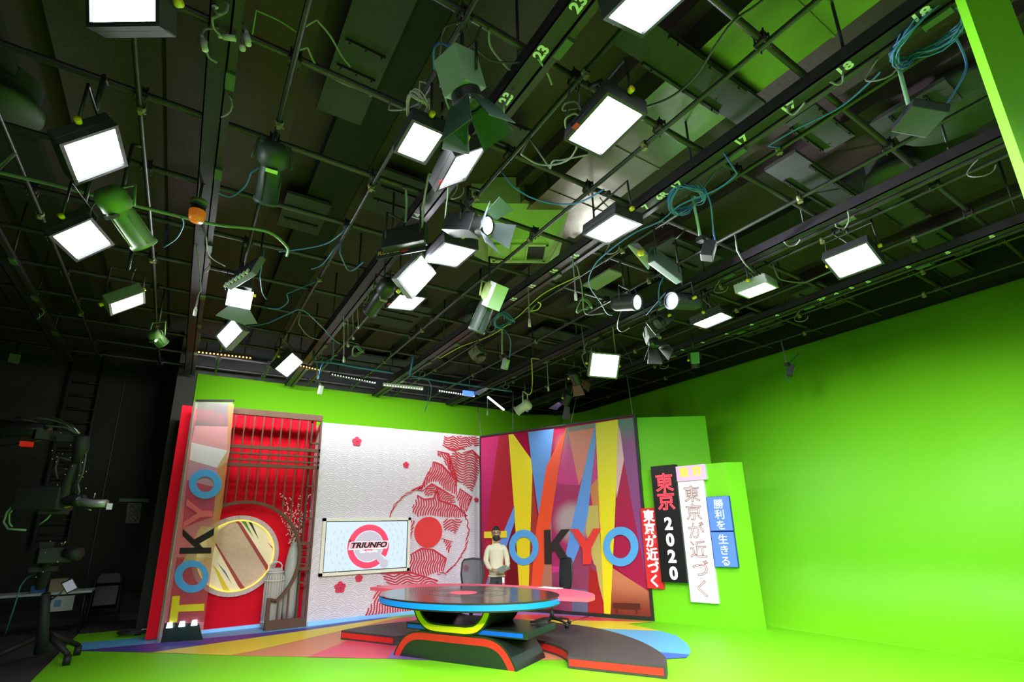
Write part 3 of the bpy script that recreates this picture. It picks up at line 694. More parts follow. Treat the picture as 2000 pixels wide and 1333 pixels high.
C_([(955, 60), (958, 90), (980, 120), (1000, 138), (1030, 132), (1045, 110)], 5.0, m_cable_w, 'pale cable swagging below the near crosswise pipe, centre')
C_([(925, 90), (960, 118), (1015, 122), (1060, 115), (1110, 75), (1128, 40), (1134, 8)], 4.95, m_cable_k, 'dark cable swagging along the beam numbered 23')
C_([(984, 208), (982, 240), (965, 262), (955, 272)], 4.7, m_cable_w, 'thick pale cable end hanging from the beam numbered 23')
C_([(1054, 118), (1070, 145), (1078, 165)], 4.9, m_cable_g, 'green cable end below the beam numbered 23')
C_([(1130, 210), (1100, 215), (1105, 202), (1125, 200), (1134, 215)], 4.8, m_cable_w, 'small pale loop left of the largest panel light')
C_([(1105, 250), (1105, 232), (1120, 222), (1130, 225)], 4.6, m_cable_w, 'pale loop at the left edge of the largest panel light')
C_([(1018, 302), (1050, 320), (1080, 322), (1110, 312), (1125, 292), (1126, 285)], 4.7, m_cable_w, 'pale cable swagging under the largest panel light')
C_([(1075, 330), (1080, 315), (1100, 312), (1150, 302)], 4.75, m_cable_w, 'shorter pale loop under the largest panel light')
C_([(1258, 210), (1300, 195), (1335, 172), (1365, 140), (1400, 85), (1432, 42), (1470, 15), (1490, 0)], 4.9, m_cable_k, 'black cable sweeping across the shiny metal duct', .009)
C_([(1000, 363), (1035, 385), (1080, 398), (1130, 396), (1180, 370)], 4.85, m_cable_b, 'blue cable swagging left of the beam numbered 17')
C_([(1440, 340), (1400, 370), (1330, 400), (1290, 432), (1240, 455), (1190, 490), (1160, 520), (1150, 555), (1172, 590), (1185, 612), (1196, 616)], 4.75, m_cable_b, 'long blue cable from the coil down to the lit black spotlight')
C_([(1375, 365), (1388, 400), (1393, 450), (1400, 480)], [4.9, 4.75, 4.6, 4.45], m_cable_b, 'blue cable dropping to the labelled black box')
C_([(1860, 60), (1884, 110), (1885, 140), (1858, 190), (1832, 222)], [4.95, 4.85, 4.75, 4.6, 4.5], m_cable_b, 'blue cable dropping to the ribbed black box at upper right')
C_([(1500, 285), (1560, 250), (1640, 210), (1700, 160), (1720, 140)], 4.9, m_cable_b, 'thin blue cable running beside the beam numbered 18')
C_([(1118, 500), (1122, 545), (1124, 575)], [4.9, 4.6, 4.4], m_cable_w, 'pale drop lead with a white plug below the beam numbered 16', end=1)
C_([(1127, 520), (1136, 560), (1140, 605), (1150, 615), (1180, 612)], [4.9, 4.7, 4.5, 4.5, 4.5], m_cable_w, 'bent pale cable right of the white plug lead')
C_([(1031, 560), (1033, 600), (1034, 628)], [4.9, 4.6, 4.4], m_cable_w, 'pale drop lead below the number 15 beam section', end=1)
C_([(880, 440), (870, 430), (875, 370), (872, 340), (880, 335)], 4.7, m_cable_g, 'green cable behind the spotlight with pale barndoors')
C_([(838, 340), (830, 380), (826, 420), (824, 445), (815, 470)], [4.9, 4.8, 4.75, 4.7, 4.6], m_cable_w, 'thick pale cable dropping onto the dark fluorescent bank', .011)
C_([(793, 370), (794, 400), (792, 435)], [4.95, 4.85, 4.7], m_cable_w, 'pale strap dropping onto the dark fluorescent bank', .011)
C_([(668, 455), (640, 475), (600, 485), (545, 492)], 4.85, m_cable_b, 'blue-green cable swagging left of the dark fluorescent bank')
C_([(650, 490), (640, 505), (625, 520), (608, 526)], 4.85, m_cable_b, 'short blue-green cable with a pale tip, left of centre')
C_([(664, 495), (678, 525), (690, 528), (710, 512)], 4.8, m_cable_b, 'hooked blue cable left of the panel standing on edge')
C_([(508, 540), (512, 570), (520, 585)], 4.7, m_cable_b, 'short blue cable below the louvred bank')
C_([(560, 575), (562, 590), (545, 603), (522, 602)], 4.7, m_cable_b, 'blue-green loop below the louvred bank')
C_([(480, 638), (520, 632), (560, 615), (590, 606), (625, 635), (650, 662), (665, 672)], 4.7, m_cable_b, 'long blue cable from the wide grey flap to the cluster of drop lines')
C_([(583, 632), (600, 655), (625, 665)], 4.75, m_cable_w, 'pale cable curving near the cluster of drop lines')
C_([(612, 706), (650, 709), (700, 718), (768, 729)], 4.72, m_cable_b, 'bundle of blue cables lying along the grid above the light bars, left half', .022)
C_([(800, 734), (860, 745), (930, 755), (1000, 765)], 4.66, m_cable_b, 'bundle of blue cables lying along the grid above the light bars, right half', .020)
C_([(622, 740), (628, 715), (640, 705), (650, 695), (652, 660)], [4.3, 4.5, 4.65, 4.75, 4.95], m_cable_b, 'blue cable rising from the small white and black camera')
C_([(968, 640), (985, 645), (997, 665), (995, 700)], [4.9, 4.8, 4.6, 4.4], m_cable_b, 'blue cable curving down beside the grey ribbed tracking box')
C_([(860, 700), (900, 678), (960, 655), (1010, 620), (1060, 575), (1130, 540)], 4.88, m_cable_y, 'thin yellow-green cable running along the centre beam', .006)
C_([(1036, 608), (1050, 605), (1056, 595), (1050, 590)], 4.85, m_cable_y, 'small yellow cable loop on the centre beam')
C_([(1295, 543), (1288, 560), (1287, 585), (1292, 598)], [4.8, 4.7, 4.6, 4.5], m_cable_b, 'blue cable dropping between the two drum spotlights')
C_([(1262, 616), (1280, 595), (1300, 572)], 4.6, m_cable_b, 'blue cable rising to the drum spotlight that faces left')
C_([(1208, 622), (1206, 640), (1215, 648), (1230, 640)], 4.5, m_cable_w, 'pale loop hanging under the lit black spotlight')
C_([(1197, 640), (1200, 670), (1203, 697), (1204, 703)], [4.9, 4.7, 4.45, 4.35], m_cable_w, 'pale drop cable in front of the upright square panel', .009)
C_([(1210, 670), (1225, 690), (1235, 712)], [4.9, 4.7, 4.5], m_cable_k, 'dark cable right of the upright square panel')
C_([(1143, 690), (1137, 696), (1143, 715), (1152, 722)], 4.5, m_cable_w, 'pale loop left of the upright square panel')
C_([(1518, 540), (1530, 548), (1570, 552), (1600, 540), (1650, 518)], 4.8, m_cable_w, 'pale cable between the pale-housed lamp and the lamp nearest the right wall')
C_([(1440, 490), (1455, 515), (1475, 535), (1484, 545)], 4.75, m_cable_w, 'thick pale cable feeding the pale-housed lamp', .011)
C_([(1656, 412), (1658, 430), (1650, 445), (1635, 444), (1632, 438)], 4.8, m_cable_w, 'pale loop hanging from the slim beam above the lamp nearest the right wall')
C_([(1532, 473), (1540, 480), (1555, 478), (1563, 468)], 4.8, m_cable_w, 'smaller pale loop left along the same slim beam')
C_([(1646, 148), (1645, 160), (1635, 165), (1622, 160)], 4.8, m_cable_w, 'pale loop hanging from the beam numbered 18')
C_([(1537, 212), (1540, 220), (1552, 222), (1572, 200)], 4.8, m_cable_w, 'pale loop between the numbers 17 and 18')
C_([(1560, 690), (1552, 700), (1543, 710), (1535, 735), (1545, 745)], [4.9, 4.7, 4.5, 4.3, 4.2], m_cable_b, 'blue cable hanging to the camera box against the right wall')
C_([(982, 170), (1000, 150), (1040, 140)], 4.95, m_cable_w, 'thin pale lead beside the number 23')
# drop lines beside the slanted bars
for k, (px, y1) in enumerate(((672, 700), (680, 672), (690, 660), (700, 640))):
    C_([(px - 2, 600), (px, 640), (px, y1)], [4.97, 4.8, 4.45], m_cable_w, '%s of four thin drop lines hanging left of the flat panel' % ['leftmost', 'second from the left', 'third from the left', 'rightmost'][k], .006, end=1)
C_([(783, 670 + 70), (838, 745), (838, 790)], [4.9, 4.6, 4.2], m_cable_w, 'pale drop line before the back wall, above the white set wall')
C_([(838, 745), (836, 780), (830, 805)], [4.85, 4.4, 4.15], m_cable_b, 'blue drop line before the back wall with a loose end')
C_([(951, 762), (952, 780), (952, 805)], [4.9, 4.5, 4.2], m_cable_w, 'pale drop line left of the thin bright tube', end=1)
C_([(1068, 705), (1070, 735), (1071, 757)], [4.9, 4.6, 4.4], m_cable_w, 'pale drop line above the corner of the green walls', end=1)
C_([(1038, 700), (1040, 745), (1036, 770), (1025, 768)], [4.9, 4.6, 4.4, 4.4], m_cable_y, 'looped yellow-grey lead above the white profile spotlight')
# cable coils
def coil(px, py, z, rx, ry, rot, m, label, n=9, r=.007, name='cable_coil'):
    c = atz(px, py, z); b = MB()
    pts = []
    for k in range(n * 18):
        a = k / 18 * 2 * PI; rr = 1 + .09 * math.sin(k * .13) + .06 * math.sin(k * .71)
        x_, y_ = rx * rr * math.cos(a), ry * rr * math.sin(a)
        pts.append(c + Vector((x_ * math.cos(rot) - y_ * math.sin(rot), x_ * math.sin(rot) + y_ * math.cos(rot), .05 * math.sin(a * 2 + k * .02) - .04 * (y_ > 0))))
    b.tube(pts, r, 5); b.tube([c + Vector((0, 0, .0)), Vector((c.x, c.y, 4.97)), near_pipe(c)], r, 5) if c.z < 4.97 else None
    return b.build(name, m, label=label, cat='cable coil')
coil(1340, 385, 4.9, .20, .17, .3, m_cable_b, 'blue cable coil hung on the grid right of the beam numbered 17')
coil(1810, 62, 4.94, .22, .20, .6, m_cable_b, 'large loose blue cable coil at the upper right, near the green flat')
coil(985, 625, 4.8, .16, .15, .2, m_cable_b, 'teal cable coil below the moving projector', 5)
coil(818, 205, 4.75, .08, .09, .1, mat('tan_cable', (.55, .52, .45), .6), 'small tan cable bundle above the square panel', 7, .006)
coil(700, 685, 4.85, .1, .1, .2, m_cable_g, 'small grey cable bundle beside the thin drop lines', 4, .006)
coil(1140, 598, 4.85, .12, .12, .2, m_cable_g, 'faint green cable bundle beside the white plug lead', 3, .006)

# tall green flat near the camera at the right edge
p = atz(1865, 0, 4.6); p1 = atz(1950, 0, 4.6)
d = (p1 - p); d.z = 0; d.normalize(); n = Vector((d.y, -d.x, 0))
b = MB(); a0 = Vector((p.x, p.y, 0)); a1 = a0 + d * ((Vector((p1.x, p1.y, 0)) - a0).length)
b.slab([(a0.x, a0.y, 0), (a1.x, a1.y, 0), (a1.x, a1.y, 4.88), (a0.x, a0.y, 4.88)], -n, .05)
b.F = None
b.build("green_flat", m_green, label='narrow green flat cutting across the upper right corner of the view', cat='scenery flat')

# ================================================================= WHITE SET WALL
UP = Vector((0, 0, 1))
WY = 11.1; wx0, wx1, wz = 2.37, 6.16, 3.98
m_wall = mat('white_set_wall', (.74, .66, .74), .5)
t = thing('backdrop_wall', (4.27, WY, 0), 'white set wall with a grey wave-scale pattern and red mountain line art', 'set wall'); wallT = t
b = MB(); b.bb(wx0, wx1, WY, WY + .12, 0, wz); b.build('wall_panel', m_wall, t)
b = MB()
Rr = .26; row = 0; z = -.1
while z < wz:
    off = (row % 2) * Rr
    x = wx0 - off
    while x < wx1 + Rr:
        for k in range(6):
            r = Rr * (1 - k * .15); seg = []
            for q in range(13):
                a = PI * q / 12; p = (x + r * math.cos(a), z + r * math.sin(a))
                ok = wx0 + .01 < p[0] < wx1 - .01 and .02 < p[1] < wz - .01
                # hidden below the nearer (lower) row of scales
                for dx in (-Rr, Rr):
                    if (p[0] - x - dx) ** 2 + (p[1] - z + Rr * .5) ** 2 < Rr * Rr - 1e-4: ok = False
                if (p[0] - x) ** 2 + (p[1] - z + Rr) ** 2 < Rr * Rr - 1e-4: ok = False
                if ok: seg.append((p[0], WY, p[1]))
                else:
                    if len(seg) > 1: b.ribbon(seg, .009, (0, -1, 0), .002)
                    seg = []
            if len(seg) > 1: b.ribbon(seg, .009, (0, -1, 0), .002)
        x += 2 * Rr
    z += Rr * .5; row += 1
b.build('wave_pattern', mat('pale_grey_line', (.44, .40, .42), .6), t)
b = MB(); b.bb(wx0 + .02, wx1 - .02, WY - .06, WY - .005, 0, .07); b.build('blue_base_strip', mat('sky_blue_strip', (.25, .55, .9), .5, emit=(.2, .45, .9), es=.25), t)
b = MB(); b.bb(wx0, wx0 + .04, WY + .12, WY + .56, 0, wz); b.build('side_return', m_wall, t)
b = MB(); b.bb(wx1, wx1 + .03, WY - .02, WY + .12, 0, wz); b.build('edge_trim', m_white, t)

m_red = mat('red_line_art', (.60, .018, .045), .5)
def WP(x, y): # zoomed crop of the mountain art -> wall plane
    p = aty(760 + x / 4.595, 850 + y / 4.595, WY); return (p.x, p.z)
def WQ(x, y):
    p = aty(600 + x / 3.175, 800 + y / 3.175, WY); return (p.x, p.z)
def inside(p, poly):
    c = False; n = len(poly)
    for i in range(n):
        x1, y1 = poly[i]; x2, y2 = poly[(i + 1) % n]
        if (y1 > p[1]) != (y2 > p[1]) and p[0] < (x2 - x1) * (p[1] - y1) / (y2 - y1) + x1: c = not c
    return c
def region(b, poly, ang, sp, amp, wl, seed, wdt=.025, outline=()):
    sp *= 1.65; rnd = random.Random(seed); ph = [rnd.random() * 6.28 for _ in range(4)]
    cx = sum(p[0] for p in poly) / len(poly); cy = sum(p[1] for p in poly) / len(poly)
    R_ = max(math.hypot(p[0] - cx, p[1] - cy) for p in poly) * 1.15
    dx, dy = math.cos(ang), math.sin(ang); nx, ny = -dy, dx
    k = int(R_ / sp)
    for i in range(-k, k + 1):
        seg = []
        for j in range(int(2 * R_ / .022)):
            s = -R_ + j * .022
            o = i * sp + amp * math.sin(s * 6.28 / wl + ph[0] + i * .09) + amp * .12 * math.sin(s * 6.28 / (wl * .37) + ph[1] + i * .16) + .003 * math.sin(s * 30 + i * 1.9) + amp * .7 * math.sin(i * .13 + ph[2]) * math.cos(s * 1.6)
            p = (cx + dx * s + nx * o, cy + dy * s + ny * o)
            if inside(p, poly): seg.append((p[0], WY, p[1]))
            else:
                if len(seg) > 3: b.ribbon(seg, wdt, (0, -1, 0), .02)
                seg = []
        if len(seg) > 3: b.ribbon(seg, wdt, (0, -1, 0), .02)
    for pl in outline:
        b.ribbon([(poly[i % len(poly)][0], WY, poly[i % len(poly)][1]) for i in pl], wdt * 1.6, (0, -1, 0), .022)
b = MB()
RG = [
 ([WP(*p) for p in ((490, 5), (815, 15), (812, 110), (740, 100), (680, 130), (640, 120), (585, 140), (545, 130), (478, 90))], 3.0, .034, .03, .35, 1, (range(4, 9),)),
 ([WP(*p) for p in ((585, 145), (660, 160), (745, 140), (805, 200), (812, 330), (790, 410), (745, 520), (620, 420), (530, 290), (520, 200))], -.15, .034, .05, .5, 2, ((1, 2, 3, 4), (7, 8, 9))),
 ([WP(*p) for p in ((430, 145), (530, 170), (575, 300), (610, 420), (540, 330), (480, 210), (412, 190))], -1.1, .034, .03, .4, 3, (range(0, 4),)),
 ([WP(*p) for p in ((395, 240), (470, 270), (600, 410), (600, 545), (490, 490), (430, 420), (365, 430), (295, 500), (205, 495), (300, 455), (350, 330))], 1.25, .034, .03, .45, 4, (range(0, 4), range(7, 11))),
 ([WP(*p) for p in ((250, 540), (310, 580), (400, 570), (425, 470), (455, 590), (600, 640), (700, 730), (640, 750), (480, 745), (350, 725), (260, 740), (190, 695))], 1.45, .036, .03, .4, 5, (range(0, 7),)),
 ([WP(*p) for p in ((290, 510), (380, 440), (450, 480), (590, 560), (600, 630), (470, 590), (420, 530), (330, 555))], .5, .034, .03, .3, 6, (range(0, 4),)),
 ([WP(*p) for p in ((630, 480), (740, 560), (690, 690), (640, 650), (590, 560))], 1.3, .034, .02, .4, 7, (range(0, 3),)),
 ([WP(*p) for p in ((470, 750), (665, 755), (600, 890), (480, 850))], .1, .034, .04, .4, 8, ()),
 ([WP(*p) for p in ((470, 930), (570, 960), (530, 1080), (500, 1000))], 1.2, .032, .02, .3, 9, ((0, 1),)),
 ([WP(*p) for p in ((175, 1085), (290, 1020), (390, 1030), (510, 1110), (480, 1230), (320, 1275), (180, 1230))], 1.45, .036, .03, .4, 10, (range(0, 5),)),
 ([WP(*p) for p in ((178, 765), (225, 765), (215, 900), (178, 960))], 1.1, .034, .03, .4, 11, ()),
 ([WQ(*p) for p in ((455, 1022), (640, 1012), (810, 1062), (800, 1088), (500, 1092))], .05, .034, .04, .5, 12, (range(0, 3),)),
 ([WQ(*p) for p in ((430, 1092), (530, 1110), (660, 1200), (680, 1290), (330, 1305), (400, 1200))], 1.2, .036, .03, .5, 13, (range(0, 3),)),
]
for poly, ang, sp, amp, wl, sd, ol in RG: region(b, poly, ang, sp, amp, wl, sd, outline=ol)
def dashes(path, sd):
    rnd = random.Random(sd); P = [Vector((p[0], 0, p[1])) for p in path]
    for i in range(len(P) - 1):
        L = (P[i + 1] - P[i]).length; n = max(1, int(L / .05))
        for k in range(n):
            q = P[i] + (P[i + 1] - P[i]) * (k / n); d = (P[i + 1] - P[i]).normalized(); nn = Vector((-d.z, 0, d.x))
            a = q + nn * rnd.uniform(-.03, .03) - d * .05; c = q + nn * rnd.uniform(-.035, .035) + d * .06
            b.ribbon([(a.x, WY, a.z), ((a.x + c.x) / 2 + .01, WY, (a.z + c.z) / 2), (c.x, WY, c.z)], .018, (0, -1, 0), .02)
dashes([WQ(*p) for p in ((510, 660), (530, 610), (570, 565), (620, 520), (680, 497), (720, 488))], 3)
dashes([WQ(*p) for p in ((950, 600), (985, 670), (998, 760), (980, 850), (950, 920), (900, 980), (850, 1020), (800, 1020))], 4)
b.build('mountain_line_art', m_red, t)
c = aty(600 + 750 / 3.175, 800 + 762 / 3.175, WY)
b = MB(); b.lathe([(0, .03), (.335, .03), (.335, 0)], c, 64, Matrix.Rotation(PI / 2, 3, 'X'), False); b.build('red_sun_disc', mat('red_disc', (.75, .03, .035), .5), t)
m_bl = mat('blossom_red', (.70, .03, .09), .5)
for x, y, r, lb in ((307, 200, .105, 'upper left, the highest on the white wall'), (612, 345, .072, 'alone in the upper middle of the white wall'), (1047, 562, .06, 'beside the right edge of the white wall'),
                    (320, 1048, .08, 'smaller one just under the monitor'), (203, 1105, .115, 'largest, below the left part of the monitor'), (985, 985, .075, 'seen through the mesh back of the left chair')):
    c = aty(600 + x / 3.175, 800 + y / 3.175, WY)
    b = MB()
    for k in range(5):
        a = PI / 2 + k * 2 * PI / 5
        b.lathe([(0, .025), (r * .42, .025), (r * .45, 0)], c + Vector((r * .58 * math.cos(a), 0, r * .58 * math.sin(a))), 16, Matrix.Rotation(PI / 2, 3, 'X'), False)
    b.lathe([(0, .027), (r * .5, .026), (r * .5, 0)], c, 16, Matrix.Rotation(PI / 2, 3, 'X'), False)
    tt = b.build('plum_blossom', m_bl, label='red plum blossom ornament ' + lb, cat='ornament', origin=c)
    g = MB(); g.ball(c + Vector((0, -.03, 0)), (r * .16, .008, r * .16), 8)
    for k in range(5):
        a = PI / 2 + k * 2 * PI / 5; g.ball(c + Vector((r * .42 * math.cos(a), -.028, r * .42 * math.sin(a))), (r * .06, .006, r * .06), 6)
    g.build('stamens', mat('dark_red', (.35, .01, .03), .5), tt)

# monitor
tv = thing('wall_monitor', (3.46, WY, .86), 'widescreen monitor in a cream frame on the white set wall showing a round logo', 'monitor')
x0, x1, z0, z1 = 2.525, 4.40, .885, 2.0
b = MB()
for a in ((x0, x1, z1 - .06, z1), (x0, x1, z0, z0 + .06), (x0, x0 + .06, z0, z1), (x1 - .06, x1, z0, z1)): b.bb(a[0], a[1], WY - .09, WY, a[2], a[3])
b.build('frame', mat('cream_frame', (.8, .78, .66), .5), tv)
b = MB(); b.bb(x0 + .06, x1 - .06, WY - .07, WY - .03, z0 + .06, z1 - .06); b.build('bezel', m_black, tv)
b = MB(); b.bb(x0 + .078, x1 - .078, WY - .076, WY - .07, z0 + .078, z1 - .078)
def emi(name, col, s=1.): return mat('screen_' + name, (0, 0, 0), .3, emit=col, es=s)
scr = b.build('screen', emi('blue_white', (.62, .76, .88), .9), tv)
sc = Vector(((x0 + x1) / 2 + .02, WY - .077, (z0 + z1) / 2 - .02))
def ringz(b, c, ro, ri, y, a0=0, a1=2 * PI, n=48):
    for k in range(n):
        u0 = a0 + (a1 - a0) * k / n; u1 = a0 + (a1 - a0) * (k + 1) / n
        b.poly([(c.x + ro * math.cos(u0), y, c.z + ro * math.sin(u0)), (c.x + ro * math.cos(u1), y, c.z + ro * math.sin(u1)), (c.x + ri * math.cos(u1), y, c.z + ri * math.sin(u1)), (c.x + ri * math.cos(u0), y, c.z + ri * math.sin(u0))])
b = MB(); ringz(b, sc, .44, .32, sc.y - .002, -.55, 2 * PI - .95); b.build('logo_ring', emi('pink_red', (.80, .06, .13), .95), scr)
b = MB(); ringz(b, sc, .115, .0, sc.y - .004); b.build('logo_dot', emi('pink_red', 0), scr)
b = MB(); ringz(b, sc, .30, .12, sc.y - .003)
b.poly([(sc.x + .05, sc.y - .003, sc.z - .13), (sc.x + .15, sc.y - .003, sc.z - .06), (sc.x + .38, sc.y - .003, sc.z - .3), (sc.x + .28, sc.y - .003, sc.z - .38)])
ringz(b, sc + Vector((.35, 0, -.36)), .09, .0, sc.y - .004); b.build('logo_grey_ring', emi('grey', (.55, .52, .60), .9), scr)
b = MB()
for rr in (.56, .66, .78):
    for k in range(26):
        a = k * .242 + rr; 
        if abs(math.sin(a)) * rr < .42: ringz(b, sc, rr, rr - .008, sc.y - .001, a, a + .12, 2)
b.build('logo_arcs', emi('faint', (.45, .42, .50), .9), scr)
b = MB(); y = sc.y - .006
b.poly([(sc.x - .42, y, sc.z - .06), (sc.x + .40, y, sc.z - .06), (sc.x + .43, y, sc.z + .10), (sc.x - .39, y, sc.z + .10)]); b.build('logo_banner', emi('white', (.95, .95, .95), 1), scr)
b = MB(); y = sc.y - .007
b.poly([(sc.x - .40, y, sc.z - .04), (sc.x + .385, y, sc.z - .04), (sc.x + .41, y, sc.z + .085), (sc.x - .38, y, sc.z + .085)]); b.build('logo_banner_inner', emi('rose', (.70, .35, .42), 1), scr)
def yf(x, z, y): return frame((x, y, z), (1, 0, 0), (0, 0, 1))
m_tx = emi('black', (.004, .006, .005), 1)
text('TRIUNFO', .15, yf(sc.x, sc.z + .02, sc.y - .009), m_tx, scr, 'logo_text', .001, bold=.006, shear=.25, xs=1.2)
text('EL', .07, yf(sc.x - .40, sc.z + .115, sc.y - .009), m_tx, scr, 'logo_text', .001, bold=.002, shear=.3)
text('Que importe', .07, yf(sc.x, sc.z - .10, sc.y - .009), emi('white', (.95, .95, .95), 1), scr, 'logo_text', .001, bold=.003)

# ================================================================= RED SET WALL AND WOODEN LATTICE
m_rw = mat('red_set_fabric', (.80, .006, .022), .75, noise=.1, nscale=5, spec=.12)
RY = 11.62
t = thing('red_backdrop', (1.05, RY, 0), 'red draped set wall behind the wooden lattice', 'set wall')
b = MB(); g = []; n = 150
b.smooth = True
vs = []; xs_ = np.linspace(-.17, 2.36, n)
for i, xx in enumerate(xs_):
    f = .012 * math.sin(xx * 37) + .008 * math.sin(xx * 61 + 1)
    vs += [(xx, RY + f, 2.3), (xx, RY + f, 4.15)]
b._a(vs, [(2 * i, 2 * i + 2, 2 * i + 3, 2 * i + 1) for i in range(n - 1)])
b.smooth = False; b.bb(-.17, 2.36, RY + .03, RY + .1, .02, 4.15)
b.build('drape', m_rw, t)
b = MB(); b.bb(-.17, 2.36, RY - .03, RY + .03, .02, 2.3); b.build('lower_panel', m_rw, t)
b = MB(); b.bb(-.17, 0.06, RY - .18, RY - .03, .02, 4.15); b.build('red_side_return', m_rw, t)
b = MB(); b.bb(-.17, 2.36, RY - .06, RY - .032, 0, .06); b.build('blue_base_strip', mat('sky_blue_strip', (.2, .5, .9)), t)
# moon disc
DY = RY - .05; dc = Vector((1.085, DY, 1.335)); dr = .64
t = thing('moon_disc', dc, 'round cream and peach disc with slanted red bars set in the red wall', 'wall disc')
b = MB(); rx = Matrix.Rotation(PI / 2, 3, 'X')
b.lathe([(0, .03), (dr, .03), (dr, 0)], dc, 64, rx, False); b.build('disc', mat('cream_disc', (.88, .72, .46), .5, emit=(.9, .75, .45), es=.12), t)
b = MB(); b.lathe([(dr, .0), (dr, .06), (dr + .02, .06), (dr + .02, 0)], dc, 64, rx, False); b.build('yellow_rim', mat('yellow_rim', (.9, .75, .08), .4, emit=(1, .8, .1), es=.5), t)
b = MB(); b.lathe([(dr + .02, .0), (dr + .02, .05), (dr + .105, .05), (dr + .105, 0)], dc, 64, rx, False); b.build('stone_rim', mat('pink_white_rim', (.68, .50, .50), .7), t)
b = MB()
for k in range(110):
    a = k * 2 * PI / 110; r0, r1 = dr + .022, dr + .103; s = .04 * math.sin(k * 2.3)
    b.ribbon([dc + Vector((math.cos(a) * r0, 0, math.sin(a) * r0)), dc + Vector((math.cos(a + s) * r1, 0, math.sin(a + s) * r1))], .006, (0, -1, 0), .053)
b.build('rim_lines', mat('dull_red_line', (.45, .15, .16), .6), t)
def clipdisc(poly, y):
    out = []
    for k in range(len(poly)):
        p, q = Vector(poly[k]), Vector(poly[(k + 1) % len(poly)])
        for s in np.linspace(0, 1, 12, endpoint=False):
            v = p + (q - p) * s
            L = math.hypot(v.x, v.y)
            if L > dr - .004: v = v * ((dr - .004) / L)
            out.append((dc.x + v.x, y, dc.z + v.y))
    return out
def px2d(x, y): # zoomed crop -> disc-local coordinates
    p = aty(280 + x / 4.3, 980 + y / 4.3, DY - .03); return (p.x - dc.x, p.z - dc.z)
def dpoly(name, m, pts, off):
    b = MB(); b.poly(clipdisc([px2d(*p) for p in pts], DY - .03 - off)); b.build(name, m, t)
dpoly('peach_field', mat('peach_relief', (.74, .50, .36), .7, bump=.8, noise=.12, nscale=14), [(770, 150), (560, 290), (600, 360), (850, 760), (1050, 580), (820, 190)], .002)
m_db = mat('brick_red_bar', (.42, .035, .03), .5)
dpoly('red_bar', m_db, [(770, 150), (800, 150), (1068, 570), (1040, 590)], .006)
dpoly('red_bar', m_db, [(560, 285), (590, 320), (860, 745), (820, 755)], .006)
dpoly('red_bar', m_db, [(1040, 340), (1050, 355), (1110, 430), (1100, 400)], .006)
dpoly('green_streak', mat('leaf_green', (.12, .3, .03), .5), [(815, 155), (855, 158), (925, 300)], .005)
dpoly('black_streak', m_black, [(875, 160), (910, 175), (972, 325)], .005)
dpoly('yellow_streak', mat('streak_yellow', (.85, .6, .02), .5), [(580, 520), (640, 600), (735, 770), (680, 765)], .005)
dpoly('blue_streak', mat('streak_blue', (.08, .16, .3), .5), [(618, 510), (690, 590), (745, 695)], .005)

# lattice
m_wood = mat('brown_painted_wood', (.11, .048, .024), .7, noise=.25, nscale=12)
LY = 11.05
t = thing('wooden_lattice', (1.4, LY, 0), 'tall brown wooden lattice screen with a round opening before the red wall', 'lattice screen')
ztop = 4.09; zx0 = .36; zx1 = 2.36; arc_c = Vector((1.10, 0, 1.27)); arc_r = 1.04
b = MB(); b.bb(zx0, zx1, LY - .03, LY + .06, ztop - .1, ztop + .02); b.build('top_rail', m_wood, t)
b = MB(); b.bb(zx1 - .035, zx1, LY - .02, LY + .03, 0, ztop - .1); b.build('right_post', m_wood, t)
b = MB(); b.bb(zx1 - .2, zx1 - .165, LY + .05, LY + .12, 0.02, ztop - .1)
b.build('inner_post', mat('dark_brown_wood', (.06, .025, .015), .6), t)
for zz in (.78, 1.05, 1.98, 2.62, 3.0, 3.5): 
    b = MB(); b.bb(zx1 - .19, zx1 - .02, LY - .005, LY + .06, zz, zz + .03); b.build('ladder_rung', m_wood, t)
for zz, th in ((3.36, .045), (3.23, .014), (3.11, .014), (3.01, .045)):
    b = MB(); b.bb(zx0, zx1, LY - .02, LY + .03, zz - th / 2 - .01, zz + th / 2 + .01); b.build('cross_rail', m_wood, t)
def arcz(x):
    d = arc_r ** 2 - (x - arc_c.x) ** 2
    return arc_c.z + math.sqrt(d) if d > 0 else None
for k in range(1, 12):
    x = .23 + k * .168
    zb = arcz(x)
    b = MB()
    if x < arc_c.x + arc_r - .02:
        b.bb(x - .011, x + .011, LY - .012, LY + .02, zb, ztop - .1)
    else: b.bb(x - .011, x + .011, LY - .012, LY + .02, .16, ztop - .1)
    b.build('lattice_bar', m_wood, t)
b = MB(); a0, a1 = math.radians(-48), math.radians(131); P = []
for k in range(60):
    a = a0 + (a1 - a0) * k / 59; P.append(arc_c + Vector((arc_r * math.cos(a), LY, arc_r * math.sin(a))))
for k in range(59):
    p, q = P[k], P[k + 1]; o1 = (p - arc_c); o1.y = 0; o1.normalize(); o2 = (q - arc_c); o2.y = 0; o2.normalize()
    w_ = .028
    vs = [p + o1 * w_, p - o1 * w_, q - o2 * w_, q + o2 * w_]
    vs = [v + Vector((0, -.02, 0)) for v in vs] + [v + Vector((0, .05, 0)) for v in vs]
    b._a(vs, [(0, 1, 2, 3), (7, 6, 5, 4), (0, 3, 7, 4), (1, 5, 6, 2), (0, 4, 5, 1), (3, 2, 6, 7)])
b.build('round_opening_rim', m_wood, t)
pe = P[0]
xk = 1.66
b = MB(); b.bb(xk - .03, xk + .03, LY - .02, LY + .05, 0, .56); b.build('short_post', m_wood, t)
b = MB(); b.tube([(xk, LY + .015, .54), pe + Vector((0, .015, 0))], .03, 4); b.build('rim_brace', m_wood, t)
